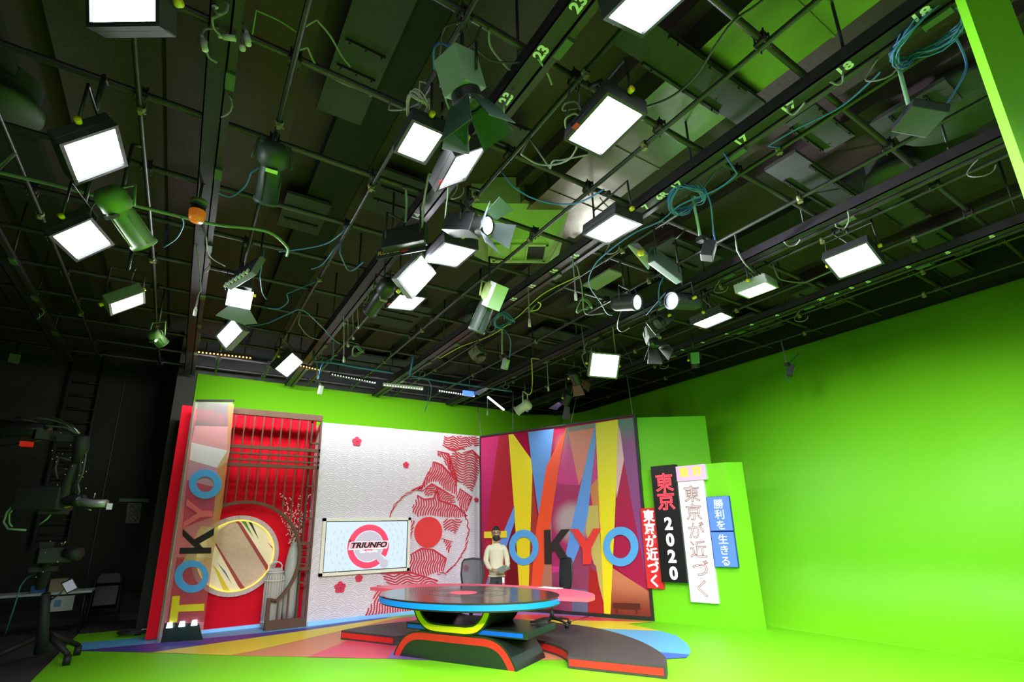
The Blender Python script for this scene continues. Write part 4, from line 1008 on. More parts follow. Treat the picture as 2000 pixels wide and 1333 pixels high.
for x in (1.83, 2.0):
    b = MB(); zz = arc_c.z - math.sqrt(max(0, arc_r ** 2 - (x - arc_c.x) ** 2)); b.bb(x - .015, x + .015, LY - .012, LY + .02, .16, zz); b.build('lattice_bar', m_wood, t)
b = MB(); b.bb(xk - .03, zx1, LY - .025, LY + .03, 0, .17); b.build('bottom_board', m_wood, t)
for zz in (1.52, 1.40, 1.27, 1.14, 1.05):
    b = MB(); b.bb(2.02 if abs(zz - 1.3) > .3 else 2.1, zx1, LY - .015, LY + .025, zz - (.03 if zz in (1.52, 1.05) else .01), zz + (.03 if zz in (1.52, 1.05) else .01)); b.build('cross_rail', m_wood, t)

# vases behind the lattice
t = thing('floor_vase', (1.77, 11.32, 0), 'tall white ribbed basket vase with a loop handle behind the lattice', 'vase')
m_vw = mat('white_rattan', (.62, .58, .55), .6)
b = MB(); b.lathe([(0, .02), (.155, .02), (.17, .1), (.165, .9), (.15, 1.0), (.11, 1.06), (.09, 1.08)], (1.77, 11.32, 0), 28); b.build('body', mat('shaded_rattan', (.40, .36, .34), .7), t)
b = MB()
for k in range(20):
    a = k * PI / 10; b.tube([(1.77 + .172 * math.cos(a), 11.32 + .172 * math.sin(a), .02), (1.77 + .17 * math.cos(a), 11.32 + .17 * math.sin(a), .9), (1.77 + .11 * math.cos(a), 11.32 + .11 * math.sin(a), 1.07)], .007, 5)
b.build('rattan_ribs', m_vw, t)
for zz in (.13, .85, 1.0):
    b = MB(); rr = .175 if zz < .95 else .15; b.tube([(1.77 + rr * math.cos(a), 11.32 + rr * math.sin(a), zz) for a in np.linspace(0, 2 * PI, 28)], .012, 6); b.build('hoop', m_vw, t)
b = MB(); b.tube([(1.77 + .11 * math.cos(a), 11.32, 1.1 + .09 * math.sin(a)) for a in np.linspace(0, 2 * PI, 20)], .014, 6); b.build('loop_handle', m_vw, t)
t = thing('tall_vase', (2.08, 11.34, 0), 'slender grey ceramic floor vase behind the lattice', 'vase')
b = MB(); b.lathe([(0, .02), (.09, .02), (.13, .3), (.155, .75), (.14, 1.15), (.09, 1.45), (.03, 1.55)], (2.08, 11.34, 0), 28); b.build('body', mat('grey_ceramic', (.42, .42, .38), .5, noise=.15, nscale=6), t)
t = thing('blossom_branches', (2.02, 11.3, 1.5), 'bunch of thin branches with tiny pink and white blossoms standing in the slender vase', 'branches')
rnd = random.Random(5); tips = []
b = MB()
for k in range(16):
    x = 2.06; y = 11.34; z = 1.45; P = [(x, y, z)]; dx = rnd.uniform(-.045, .03); hh = rnd.uniform(.5, 1.0)
    for s in range(1, 8):
        P.append((x + dx * s + .01 * math.sin(s + k), y - .008 * s + rnd.uniform(-.01, .01), z + hh * s / 7)); tips.append(P[-1])
    b.tube(P, .003, 4)
b.build('twigs', mat('dark_twig', (.06, .03, .025), .7), t)
b = MB()
for p in tips:
    for q in range(3): b.ball((p[0] + rnd.uniform(-.05, .05), p[1] + rnd.uniform(-.03, .03), p[2] + rnd.uniform(-.05, .05)), .015, 5)
b.build('blossoms', mat('pale_pink_petals', (.85, .62, .60), .6), t)

# ================================================================= CLEAR PRINTED PANEL (left)
a0 = Vector((.045, 11.10, 0)); a1 = Vector((.64, 10.80, 0)); ad = (a1 - a0); adn = ad.normalized(); an = Vector((adn.y, -adn.x, 0))
t = thing('printed_acrylic_panel', (a0 + a1) / 2, 'narrow clear panel with TOKYO printed bottom to top, at the left end of the set', 'printed panel')
hA = 4.17
def AP(px, py, off=.0): return atplane(px, py, a0 + an * (.012 + off), an)
def AZ(x, y, off=.0): return AP(300 + x / 2.777, 780 + y / 2.777, off)
m_clear = mat('clear_acrylic', (.9, .75, .78), .05, alpha=.16, spec=.8)
b = MB(); b.slab([a0 + UP * .0, a1 + UP * .0, a1 + UP * hA, a0 + UP * hA], -an, .012); b.build('clear_sheet', m_clear, t)
b = MB(); b.slab([a0 - adn * .035, a0, a0 + UP * hA, a0 - adn * .035 + UP * hA], -an, .03); b.build('metal_edge', mat('pale_green_edge', (.55, .56, .45), .25, .7), t)
b = MB(); b.slab([a0 + UP * hA, a1 + UP * hA + adn * .02, a1 + UP * (hA + .035) + adn * .02, a0 + UP * (hA + .035)], -an, .03); b.build('top_clip', m_blackm, t)
def apoly(name, m, pts, off=.001): b = MB(); b.poly([AZ(x, y, off) for x, y in pts]); return b.build(name, m, t)
apoly('grey_print', mat('smoke_print', (.30, .25, .26), .3, alpha=.75), [(240, 12), (435, 28), (425, 150), (228, 145)])
apoly('pink_print', mat('pink_print', (.85, .40, .42), .3, alpha=.8), [(226, 145), (424, 150), (412, 282), (205, 235)])
apoly('white_print', mat('white_print', (.85, .78, .80), .3, alpha=.85), [(205, 235), (412, 282), (400, 340), (350, 375), (195, 330)])
apoly('lilac_print', mat('lilac_print', (.60, .38, .50), .3, alpha=.65), [(195, 330), (350, 375), (340, 480), (180, 440)])
apoly('crimson_print', mat('crimson_print', (.60, .06, .16), .3, alpha=.5), [(180, 440), (340, 480), (320, 640), (155, 700)])
apoly('orange_strip', mat('orange_print', (.75, .38, .12), .3, alpha=.55), [(405, 25), (437, 28), (372, 590), (290, 1000), (255, 960), (330, 590), (345, 370), (400, 280)], .002)
apoly('cream_print', mat('cream_print', (.80, .62, .25), .3, alpha=.55), [(255, 690), (355, 700), (318, 860), (150, 900)], .002)
apoly('red_print', mat('red_print', (.45, .03, .05), .3, alpha=.45), [(125, 860), (320, 860), (280, 1210), (70, 1215)], .001)
m_lb = mat('letter_blue', (.10, .38, .80), .4); m_ly = mat('letter_yellow', (.80, .66, .03), .4); m_lk = mat('letter_black', (.025, .018, .015), .5)
m_lr = mat('letter_red', (.80, .045, .035), .4); m_lr2 = mat('letter_coral', (.85, .16, .16), .4)
def ell(cx, cy, rx_, ry_, n=40, tilt=0.):
    return [(cx + rx_ * math.cos(a) * math.cos(tilt) - ry_ * math.sin(a) * math.sin(tilt), cy + rx_ * math.cos(a) * math.sin(tilt) + ry_ * math.sin(a) * math.cos(tilt)) for a in np.linspace(0, 2 * PI, n, endpoint=False)]
def ringf(fn, o, i_, off, name, m, par, nrm, th=.02):
    b = MB(); n = len(o); O = [fn(*p, off) for p in o]; I = [fn(*p, off) for p in i_]; k = Vector(nrm).normalized() * th
    vs = O + I + [p + k for p in O] + [p + k for p in I]
    fs = []
    for j in range(n):
        q = (j + 1) % n
        fs += [(2 * n + j, 2 * n + q, 3 * n + q, 3 * n + j), (j, q, 2 * n + q, 2 * n + j), (n + j, 3 * n + j, 3 * n + q, n + q)]
    b._a(vs, fs); return b.build(name, m, par)
def letp(fn, pts, off, m, par, nrm, th=.02):
    b = MB(); k = Vector(nrm).normalized() * th; b.slab([fn(*p, off) + k for p in pts], nrm, th)
    return b.build('letter', m, par)
ringf(AZ, ell(281, 461, 88, 80), ell(281, 462, 48, 42), .003, 'letter', m_lb, t, an, .012)
letp(AZ, [(184, 545), (178, 578), (240, 618), (165, 668), (160, 700), (252, 642), (318, 638), (320, 606), (258, 606)], .003, m_lr2, t, an, .012)
letp(AZ, [(330, 700), (326, 740), (248, 785), (268, 806), (314, 806), (312, 838), (142, 840), (144, 808), (226, 806), (158, 740), (160, 705), (222, 762)], .003, m_lk, t, an, .012)
ringf(AZ, ell(207, 963, 92, 88), ell(212, 960, 56, 50), .003, 'letter', m_lb, t, an, .012)
letp(AZ, [(104, 1070), (143, 1067), (138, 1118), (276, 1110), (274, 1148), (134, 1154), (127, 1210), (86, 1213)], .003, m_ly, t, an, .012)
b = MB(); b.slab([AZ(60, 1216, .004), AZ(245, 1216, .004), AZ(268, 1308, .004), AZ(38, 1322, .004)], an, .004); b.build('dark_base_print', mat('dark_base', (.02, .035, .03), .3, alpha=.9), t)
for px, py in ((88, 1220), (155, 1214), (222, 1207)):
    p = AZ(px, py, .03)
    b = MB(); b.lathe([(0, .02), (.035, .02), (.045, -.05), (.05, -.06), (0, -.06)], p, 16); b.build('base_spot', mat('lit_spot', (.8, .9, 1), .4, emit=(.6, .85, 1), es=2.5), t)

# ================================================================= TOKYO GLASS PANEL
g0 = Vector((6.20, 10.77, 0)); g1 = Vector((7.69, 7.25, 0))
g0 = Vector((6.05, 10.77, 0)); gd = (g1 - g0).normalized(); gn = Vector((gd.y, -gd.x, 0))
if gn.dot(-g0) < 0: gn = -gn
gL = (g1 - g0).length; gH = 3.88
t = thing('printed_glass_wall', (g0 + g1) / 2, 'tall glossy backdrop panel with slanting coloured beams and the word TOKYO', 'backdrop panel'); glT = t
def GP(px, py, off=0.): return atplane(px, py, g0 + gn * off, gn)
def GZ(x, y, off=0.): return GP(920 + x / 3.03, 790 + y / 3.03, off)
b = MB(); b.slab([g0, g1, g1 + UP * gH, g0 + UP * gH], gn, .02); b.build('backing_sheet', mat('print_crimson', (.42, .012, .06), .12, spec=.6), t)
def pm(n_, c_): return mat('print_' + n_, c_, .34, spec=.4)
def gclip(p):
    s = (p - g0).dot(gd); s = min(max(s, .01), gL - .01); return g0 + gd * s + gn * (p - g0).dot(gn) + UP * min(max(p.z, .03), gH - .02)
LAY = [0]
def gpoly(name, m, pts):
    LAY[0] += 1; off = .0006 * LAY[0] + .001
    b = MB(); b.poly([gclip(GZ(x, y, off)) for x, y in pts]); return b.build(name, m, t)
def gradmat(name, c0, c1, axis, lo, hi):
    """printed colour blend between two inks along a world axis direction"""
    m = bpy.data.materials.new('print_' + name); m.use_nodes = True; nt = m.node_tree; bs = nt.nodes['Principled BSDF']
    bs.inputs['Roughness'].default_value = .34
    ge = nt.nodes.new('ShaderNodeNewGeometry'); dt = nt.nodes.new('ShaderNodeVectorMath'); dt.operation = 'DOT_PRODUCT'; dt.inputs[1].default_value = axis
    mr = nt.nodes.new('ShaderNodeMapRange'); mr.inputs[1].default_value = lo; mr.inputs[2].default_value = hi; mr.interpolation_type = 'SMOOTHSTEP'
    mx = nt.nodes.new('ShaderNodeMix'); mx.data_type = 'RGBA'; mx.inputs[6].default_value = (*c0, 1); mx.inputs[7].default_value = (*c1, 1)
    nt.links.new(ge.outputs['Position'], dt.inputs[0]); nt.links.new(dt.outputs['Value'], mr.inputs[0]); nt.links.new(mr.outputs[0], mx.inputs[0]); nt.links.new(mx.outputs[2], bs.inputs['Base Color'])
    return m
sdot = tuple(gd); s0 = g0.dot(gd)
def radmat(name, c0, c1, cen, r0, r1):
    m = bpy.data.materials.new('print_' + name); m.use_nodes = True; nt = m.node_tree; bs = nt.nodes['Principled BSDF']
    bs.inputs['Roughness'].default_value = .34
    ge = nt.nodes.new('ShaderNodeNewGeometry'); dt = nt.nodes.new('ShaderNodeVectorMath'); dt.operation = 'DISTANCE'; dt.inputs[1].default_value = tuple(cen)
    mr = nt.nodes.new('ShaderNodeMapRange'); mr.inputs[1].default_value = r0; mr.inputs[2].default_value = r1; mr.interpolation_type = 'SMOOTHSTEP'
    mx = nt.nodes.new('ShaderNodeMix'); mx.data_type = 'RGBA'; mx.inputs[6].default_value = (*c0, 1); mx.inputs[7].default_value = (*c1, 1)
    nt.links.new(ge.outputs['Position'], dt.inputs[0]); nt.links.new(dt.outputs['Value'], mr.inputs[0]); nt.links.new(mr.outputs[0], mx.inputs[0]); nt.links.new(mx.outputs[2], bs.inputs['Base Color'])
    return m
gpoly('magenta_field', gradmat('magenta', (.62, .02, .16), (.30, .01, .05), (0, 0, 1), 3.6, .8), [(57, 193), (165, 180), (120, 500), (90, 760), (57, 1100)])
gpoly('red_field', pm('red', (.45, .012, .03)), [(165, 180), (225, 175), (262, 640), (290, 1090), (75, 1090), (90, 760), (120, 500)])
gpoly('dark_red_field', pm('dark_red', (.20, .006, .012)), [(262, 600), (300, 1100), (205, 1100), (215, 820)])
gpoly('violet_field', gradmat('violet', (.10, .22, .20), (.28, .06, .24), (0, 0, 1), 3.9, 3.2), [(860, 90), (965, 78), (1065, 1283), (1010, 1100), (960, 640), (900, 300)])
gpoly('rose_field', gradmat('rose', (.16, .22, .16), (.62, .04, .24), (0, 0, 1), 3.9, 3.2), [(560, 140), (740, 110), (770, 700), (700, 1000), (480, 1000), (480, 640), (520, 380)])
gpoly('salmon_field', pm('salmon', (.75, .22, .16)), [(575, 165), (735, 140), (700, 330), (638, 480)])
gpoly('amber_field', pm('amber', (.62, .22, .08)), [(690, 500), (750, 440), (765, 700), (700, 760)])
gpoly('grey_orb', radmat('grey_orb', (.45, .33, .35), (.40, .03, .13), GZ(600, 700, 0), .22, .52), [(500, 470), (640, 480), (700, 480), (735, 700), (700, 900), (640, 850), (560, 960), (480, 960), (470, 700)])
gpoly('olive_orb', pm('olive_orb', (.55, .42, .12)), [(690, 600), (750, 600), (772, 900), (785, 1180), (740, 1000), (680, 760)])
gpoly('pink_light', pm('pink_light', (.80, .45, .50)), [(868, 110), (885, 170), (905, 330), (862, 560), (855, 480)])
gpoly('crimson_right', pm('crimson_right', (.42, .015, .07)), [(905, 330), (960, 640), (1055, 1120), (845, 960), (850, 620)])
gpoly('orange_floor', gradmat('orange_floor', (.62, .20, .10), (.22, .03, .02), (0, 0, 1), .75, .1), [(838, 970), (1058, 1110), (1065, 1283), (828, 1255)])
gpoly('plum_floor', pm('plum_floor', (.28, .05, .12)), [(556, 990), (640, 850), (740, 960), (785, 1250), (480, 1215), (470, 1000)])
gpoly('red_wedge', pm('red_wedge', (.40, .02, .02)), [(700, 960), (745, 1000), (788, 1252), (690, 1240)])
gpoly('slate_patch', pm('slate_patch', (.13, .14, .24)), [(590, 1090), (690, 1100), (690, 1236), (600, 1228)])
gpoly('tan_streak', pm('tan_streak', (.45, .18, .12)), [(440, 820), (475, 640), (480, 1210), (405, 1200)])
gpoly('rust_beam', pm('rust_beam', (.40, .04, .03)), [(352, 330), (395, 690), (370, 1200), (335, 1200), (360, 420)])
gpoly('yellow_beam', pm('yellow', (.85, .68, .02)), [(222, 180), (250, 177), (355, 325), (363, 400), (338, 1200), (292, 1200), (256, 640)])
gpoly('blue_beam', pm('blue', (.12, .28, .68)), [(337, 165), (490, 145), (470, 320), (445, 370), (400, 660), (365, 400), (355, 325)])
gpoly('orange_beam', pm('orange', (.90, .09, .03)), [(565, 138), (520, 380), (480, 640), (395, 1205), (345, 1205), (385, 740), (445, 370), (470, 320)])
gpoly('blue_beam', pm('blue2', (.13, .30, .75)), [(735, 112), (738, 230), (690, 660), (640, 850), (556, 1060), (545, 960), (600, 700), (700, 250)])
gpoly('yellow_beam', pm('yellow', (.85, .68, .02)), [(736, 112), (870, 90), (856, 560), (825, 1258), (788, 1255), (760, 640)])
gpoly('blue_beam', pm('blue2', (.13, .30, .75)), [(256, 600), (260, 690), (205, 860), (90, 1120), (70, 1120), (172, 810)])
gpoly('printed_bench', pm('bench', (.10, .02, .015)), [(838, 1176), (1000, 1180), (1003, 1218), (985, 1218), (985, 1245), (975, 1245), (972, 1218), (870, 1212), (868, 1238), (858, 1238), (856, 1210), (842, 1210)])
OFF = .022
letp(GZ, [(80, 755), (212, 750), (212, 790), (165, 791), (165, 950), (128, 950), (128, 792), (80, 793)], OFF, m_ly, t, gn)
ringf(GZ, ell(314, 848, 87, 105), ell(314, 850, 52, 64), OFF, 'letter', m_lb, t, gn)
letp(GZ, [(434, 745), (470, 743), (473, 825), (536, 741), (587, 739), (520, 823), (598, 945), (546, 947), (493, 862), (477, 884), (477, 946), (438, 946)], OFF, m_lk, t, gn)
letp(GZ, [(591, 740), (635, 738), (683, 810), (726, 737), (770, 735), (712, 852), (712, 948), (664, 948), (662, 858)], OFF, m_lr, t, gn)
ringf(GZ, ell(888, 843, 104, 117), ell(885, 843, 62, 70), OFF, 'letter', m_lb, t, gn)
b = MB(); b.slab([g0 + UP * gH + gn * .03, g1 + UP * gH + gn * .03, g1 + UP * (gH + .035) + gn * .03, g0 + UP * (gH + .035) + gn * .03], gn, .06)
b.slab([g1 + gn * .03, g1 + gd * .05 + gn * .03, g1 + gd * .05 + UP * (gH + .035) + gn * .03, g1 + UP * (gH + .035) + gn * .03], gn, .06)
b.slab([g0 + gn * .03, g1 + gn * .03, g1 + UP * .07 + gn * .03, g0 + UP * .07 + gn * .03], gn, .06)
b.slab([g0 - gd * .02 + gn * .02, g0 + gn * .02, g0 + UP * gH + gn * .02, g0 - gd * .02 + UP * gH + gn * .02], gn, .04)
b.build('black_frame', m_blackm, t)
for i, (px0, py0, px1, py1, lab) in enumerate(((932, 790, 939, 850, 'left end'), (1002, 765, 1001.5, 842, 'left quarter'), (1130, 755, 1115, 829, 'middle'), (1223, 725, 1236, 811, 'right end'))):
    p = GP(px1, py1, .0); s = (p - g0).dot(gd); p = g0 + gd * max(s, .02) + UP * (gH + .03)
    b = MB(); b.cyl(p, atz(px0, py0, 4.97), .008, 6); b.build('suspension_cable', m_cable_w, label='thin steel cable holding up the TOKYO backdrop at its ' + lab, cat='cable')

# ================================================================= GREEN FLATS AND JAPANESE SIGNS
b0 = Vector((7.687, 7.297, 0)); b1 = Vector((8.208, 5.636, 0)); bd = (b1 - b0).normalized(); bn = Vector((bd.y, -bd.x, 0))
if bn.dot(-b0) < 0: bn = -bn
bs = Vector((8.50, 5.50, 0))
def BP(s, z, off=0.): return b0 + bd * s + UP * z + bn * off
bL = (b1 - b0).length
b = MB()
pts = [b0, b1, bs, b0 + (bs - b1)]
b._a([p + UP * 0 for p in pts] + [p + UP * 2.77 for p in pts], [(0, 1, 2, 3), (7, 6, 5, 4)] + [(k, (k + 1) % 4, (k + 1) % 4 + 4, k + 4) for k in range(4)])
b.build('green_block', m_green, label='green painted scenery block carrying the Japanese signs', cat='scenery block', origin=(8.1, 6.3, 0))
fd = Vector((math.cos(math.radians(-33)), math.sin(math.radians(-33)), 0))
f0 = Vector((7.78, 7.42, 0))
rr = ray(1377, 813); A2 = np.array([[fd.x, -rr[0]], [fd.y, -rr[1]]]); sol = np.linalg.solve(A2, np.array([-f0.x, -f0.y])); fl_ = sol[0]; zt2 = CAMH + rr[2] * sol[1]
fn = Vector((-fd.y, fd.x, 0)); b = MB(); b.slab([f0 + fd * 0, f0 + fd * fl_, f0 + fd * fl_ + UP * zt2, f0 + UP * zt2], -fn, .12)
b.build('green_tall_flat', m_green, label='taller green flat rising behind the block with the Japanese signs', cat='scenery flat')

def sign(s0_, s1_, z0_, z1_, dep, label, face, side, name='light_box_sign'):
    c = BP((s0_ + s1_) / 2, z0_, dep / 2)
    t = thing(name, c, label, 'sign')
    b = MB(); b.slab([BP(s0_, z0_, dep), BP(s1_, z0_, dep), BP(s1_, z1_, dep), BP(s0_, z1_, dep)], bn, dep - .002); b.build('box', side, t)
    b = MB(); e = .006; b.slab([BP(s0_ + e, z0_ + e, dep + .004), BP(s1_ - e, z0_ + e, dep + .004), BP(s1_ - e, z1_ - e, dep + .004), BP(s0_ + e, z1_ - e, dep + .004)], bn, .003); b.build('face', face, t)
    return t
def vtext(t, chars, s, ztop_, step, size, m, dep, bold=0., outline=0., shift=None, name='lettering'):
    for i, ch in enumerate(chars):
        text(ch, size, frame(BP(s + (shift or 0) * i, ztop_ - step * i - size * .5, dep + .008), bd, UP), m, t, name, .004, bold=bold, outline=outline)
m_wtx = mat('white_lettering', (.9, .9, .9), .5, emit=(1, 1, 1), es=.3)
sg = sign(.03, .36, .57, 2.03, .06, 'narrow red sign with white Japanese characters beside the TOKYO backdrop', mat('red_sign_face', (.70, .02, .025), .45, emit=(.8, .03, .03), es=.12), m_redtag)
vtext(sg, '東京が近づく', .195, 1.985, .235, .235, m_wtx, .06, bold=.008)
sg = sign(.36, .85, .70, 2.81, .13, 'black sign with red outlined characters and the number 2020', mat('black_sign_face', (.008, .008, .008), .4), m_black)
vtext(sg, '東京', .61, 2.64, .34, .36, mat('red_neon', (.8, .05, .06), .4, emit=(1, .05, .08), es=1.6), .13, outline=.008)
vtext(sg, '2020', .61, 1.87, .29, .30, m_wtx, .13, bold=.013)
sg = sign(.845, 1.40, 2.485, 2.765, .10, 'small pink lit sign with yellow characters above the white sign', mat('pink_sign_face', (.85, .38, .72), .4, emit=(1, .45, .9), es=.35), m_white)
for k, ch in enumerate('東京'): text(ch, .2, frame(BP(1.0 + k * .24, 2.63, .108), bd, UP), mat('yellow_neon', (.8, .62, .05), .4, emit=(.9, .75, .1), es=.3), sg, 'lettering', .004, bold=.006)
sg = sign(.845, 1.335, .385, 2.48, .07, 'tall brightly lit white sign with faint outlined Japanese characters', mat('white_sign_face', (.9, .9, .9), .4, emit=(1, .98, 1), es=.35), m_white)
vtext(sg, '東京が近づく', 1.09, 2.38, .325, .31, mat('faint_pink_outline', (.42, .16, .18), .5), .07, outline=.0065)
m_bs = mat('blue_sign_face', (.05, .12, .65), .4, emit=(.12, .26, .9), es=.65, noise=.0)
sg = sign(1.345, 1.74, 1.585, 2.175, .07, 'upper blue lit sign with three white Japanese characters', m_bs, mat('blue_side', (.02, .04, .4), .4))
vtext(sg, '勝利を', 1.545, 2.12, .18, .175, m_wtx, .07, bold=.001)
sg = sign(1.345, 1.74, .985, 1.57, .07, 'lower blue lit sign with three white Japanese characters', m_bs, mat('blue_side', (.02, .04, .4), .4))
vtext(sg, '生きる', 1.545, 1.52, .18, .175, m_wtx, .07, bold=.001)

# ================================================================= FLOOR GRAPHIC
t = thing('floor_graphic', (3, 8.5, 0), 'multicoloured fan-striped floor covering under the desk and set walls', 'floor covering')
zc = [.002]
def fpoly(name, col, pts):
    zc[0] += .0007
    b = MB(); b.poly([atz(x, y, zc[0]) for x, y in pts][::-1]); return b.build(name, mat('floor_' + name, col, .45), t)
fpoly('salmon_stripe', (.72, .26, .13), [(448, 1281), (500, 1270), (640, 1238), (785, 1206), (1000, 1196), (1150, 1214), (1106, 1240), (1106, 1289), (1065, 1290), (755, 1287), (601, 1284)])
fpoly('sky_stripe', (.12, .42, .70), [(145, 1272), (160, 1256), (276, 1246), (600, 1217), (720, 1205), (722, 1209), (600, 1229), (500, 1239), (312, 1257)])
fpoly('purple_stripe', (.09, .06, .33), [(145, 1272), (312, 1256), (500, 1238), (600, 1227), (722, 1208), (770, 1206), (500, 1247), (296, 1275)])
fpoly('yellow_stripe', (.85, .66, .04), [(296, 1275), (500, 1246), (640, 1226), (770, 1206), (786, 1206), (640, 1239), (500, 1271), (448, 1281)])
fpoly('pink_stripe', (.78, .08, .14), [(601, 1284), (700, 1243), (790, 1207), (850, 1205), (860, 1215), (780, 1262), (755, 1287)])
fpoly('violet_stripe', (.25, .12, .42), [(755, 1287), (778, 1262), (830, 1230), (840, 1290)])
fpoly('lilac_stripe', (.42, .20, .62), [(795, 1206), (900, 1190), (1012, 1190), (1160, 1204), (1160, 1208), (1010, 1203), (900, 1212)])
fpoly('red_stripe', (.80, .06, .09), [(1000, 1201), (1040, 1201), (1160, 1206), (1272, 1215), (1272, 1216), (1150, 1214), (1000, 1211)])
fpoly('yellow_stripe', (.85, .80, .03), [(990, 1210), (1150, 1213), (1272, 1215.5), (1226, 1219.5), (1290, 1233), (1180, 1231), (1100, 1235), (990, 1220)])
fpoly('sky_stripe', (.16, .52, .85), [(1160, 1228), (1290, 1233), (1321, 1242), (1342, 1258), (1349, 1271), (1346, 1280), (1290, 1276)])
fpoly('blue_stripe', (.05, .12, .70), [(1285, 1274), (1346, 1279), (1341, 1285), (1290, 1288)])

# ================================================================= PLATFORM AND DESK
DA = Vector((2.874, 7.708, 0)); DU = Vector((.4537, -.8912, 0)); DV = Vector((.8912, .4537, 0))
DF = frame(DA, DU, DV)
m_dk = mat('dark_green_black_laminate', (.014, .022, .016), .28, spec=.6)
m_top = mat('black_gloss_brown_reflection', (.035, .022, .02), .22, spec=.7, coat=.3)  # black top; the brown of its reflection is put into the base colour
m_dred = mat('desk_red', (.66, .022, .014), .5)
m_dyel = mat('desk_yellow', (.85, .72, .005), .5)
m_dblu = mat('desk_blue', (.0, .22, .80), .5, emit=(0, .25, 1), es=.10)
m_dblu2 = mat('slab_blue', (.0, .10, .62), .4, emit=(0, .12, .8), es=.1)
t = thing('stage_platform', DF @ Vector((1, 1.5, 0)), 'low dark crescent platform with red edges under the chairs', 'stage platform')
outer = [(-1.60, .47), (-1.56, .78), (-1.42, 1.15), (-1.12, 1.62), (-.68, 2.05), (-.1, 2.34), (.6, 2.49), (1.35, 2.49), (1.98, 2.37), (2.55, 2.1), (3.08, 1.66), (3.46, 1.2), (3.68, .82), (3.77, .45)]
inner = [(2.55, .40), (2.46, .62), (2.3, .80), (2.1, .95), (1.82, 1.09), (1.4, 1.2), (.9, 1.22), (.4, 1.1), (.0, .9), (-.25, .66), (-.40, .47)]
def smoothp(pts, n=5):
    P = [Vector((*p, 0)) for p in pts]; out = []
    for i in range(len(P) - 1):
        p0, p1, p2, p3 = P[max(i - 1, 0)], P[i], P[i + 1], P[min(i + 2, len(P) - 1)]
        for k in range(n):
            s = k / n; q = .5 * ((2 * p1) + (p2 - p0) * s + (2 * p0 - 5 * p1 + 4 * p2 - p3) * s ** 2 + (3 * p1 - p0 - 3 * p2 + p3) * s ** 3); out.append((q.x, q.y))
    return out + [pts[-1]]
O_ = smoothp(outer); I_ = smoothp(inner)
pl = O_ + I_
b = MB(DF); b.slab([(x, y, .14) for x, y in pl], (0, 0, 1), .135); b.build('deck', mat('deck_carpet', (.055, .045, .045), .55, noise=.15, nscale=30), t)
def strip(pts, z0, z1, off, name, m, par):
    b = MB(DF); n = len(pts)
    P = [Vector((*p, 0)) for p in pts]; N = []
    for i in range(n):
        d = (P[min(i + 1, n - 1)] - P[max(i - 1, 0)]).normalized(); N.append(Vector((d.y, -d.x, 0)) * off)
    vs = [P[i] + N[i] + UP * z0 for i in range(n)] + [P[i] + N[i] + UP * z1 for i in range(n)]
    b._a(vs, [(i, i + 1, n + i + 1, n + i) for i in range(n - 1)]); return b.build(name, m, par)
strip([(-1.58, .468), (-.44, .468)], .032, .112, .006, 'red_edge', m_dred, t)
strip([(2.57, .402), (3.74, .448)], .032, .112, .006, 'red_edge', m_dred, t)
strip(I_[3:-3], .032, .112, .006, 'red_edge', m_dred, t)
strip(I_[3:-3], .032, .112, -.006, 'red_edge', m_dred, t)
t = thing('news_desk', DF @ Vector((1.02, .4, 0)), 'round black news desk with blue rim, yellow cradle and red arched base', 'desk'); desk = t
arch = [(0, 0), (.03, .07), (.08, .15), (.15, .235), (.24, .30), (.36, .345), (.48, .36), (1.56, .36), (1.68, .345), (1.80, .30), (1.89, .235), (1.96, .15), (2.01, .07), (2.04, 0)]
b = MB(DF); b.slab([(x, 0, z) for x, z in arch], (0, -1, 0), .79); b.build('base', m_dk, t)
def band(outl, o0, o1, v, name, m, par):
    P = [Vector((p[0], 0, p[1])) for p in outl]; n = len(P); a_ = []; c_ = []
    for i in range(n):
        d = (P[min(i + 1, n - 1)] - P[max(i - 1, 0)]).normalized(); nn = Vector((d.z, 0, -d.x))
        a_.append(P[i] + nn * o0 + Vector((0, v, 0))); c_.append(P[i] + nn * o1 + Vector((0, v, 0)))
    b = MB(DF); b._a(a_ + c_, [(i, i + 1, n + i + 1, n + i) for i in range(n - 1)]); return b.build(name, m, par)
arch2 = smoothp(arch[:7], 3)[:-1] + [arch[6], arch[7]] + smoothp(arch[7:], 3)[1:]
arch3 = [p for p in arch2]; arch3[0] = (arch3[0][0], .012); arch3[-1] = (arch3[-1][0], .012)
band(arch3, .025, .115, -.004, 'red_arch_trim', m_dred, t)
b = MB(DF); b.bb(.21, 2.19, .02, .84, .362, .45); b.build('shelf_slab', m_dk, t, bevel=.004)
b = MB(DF); b.bb(.24, 2.13, .012, .02, .38, .43); b.build('blue_slab_trim', m_dblu2, t)
cup = [(.36, .715), (.385, .62), (.44, .52), (.53, .43), (.64, .375), (.78, .355), (1.28, .355), (1.42, .375), (1.53, .43), (1.62, .52), (1.675, .62), (1.70, .715)]
cup = smoothp(cup[:6], 3)[:-1] + [cup[5]] + smoothp(cup[6:], 3)
P = [Vector((p[0], 0, p[1])) for p in cup]; n = len(P); inn = []
for i in range(n):
    d = (P[min(i + 1, n - 1)] - P[max(i - 1, 0)]).normalized(); inn.append(P[i] + Vector((-d.z, 0, d.x)) * .12)
inn[0].z = .715; inn[-1].z = .715
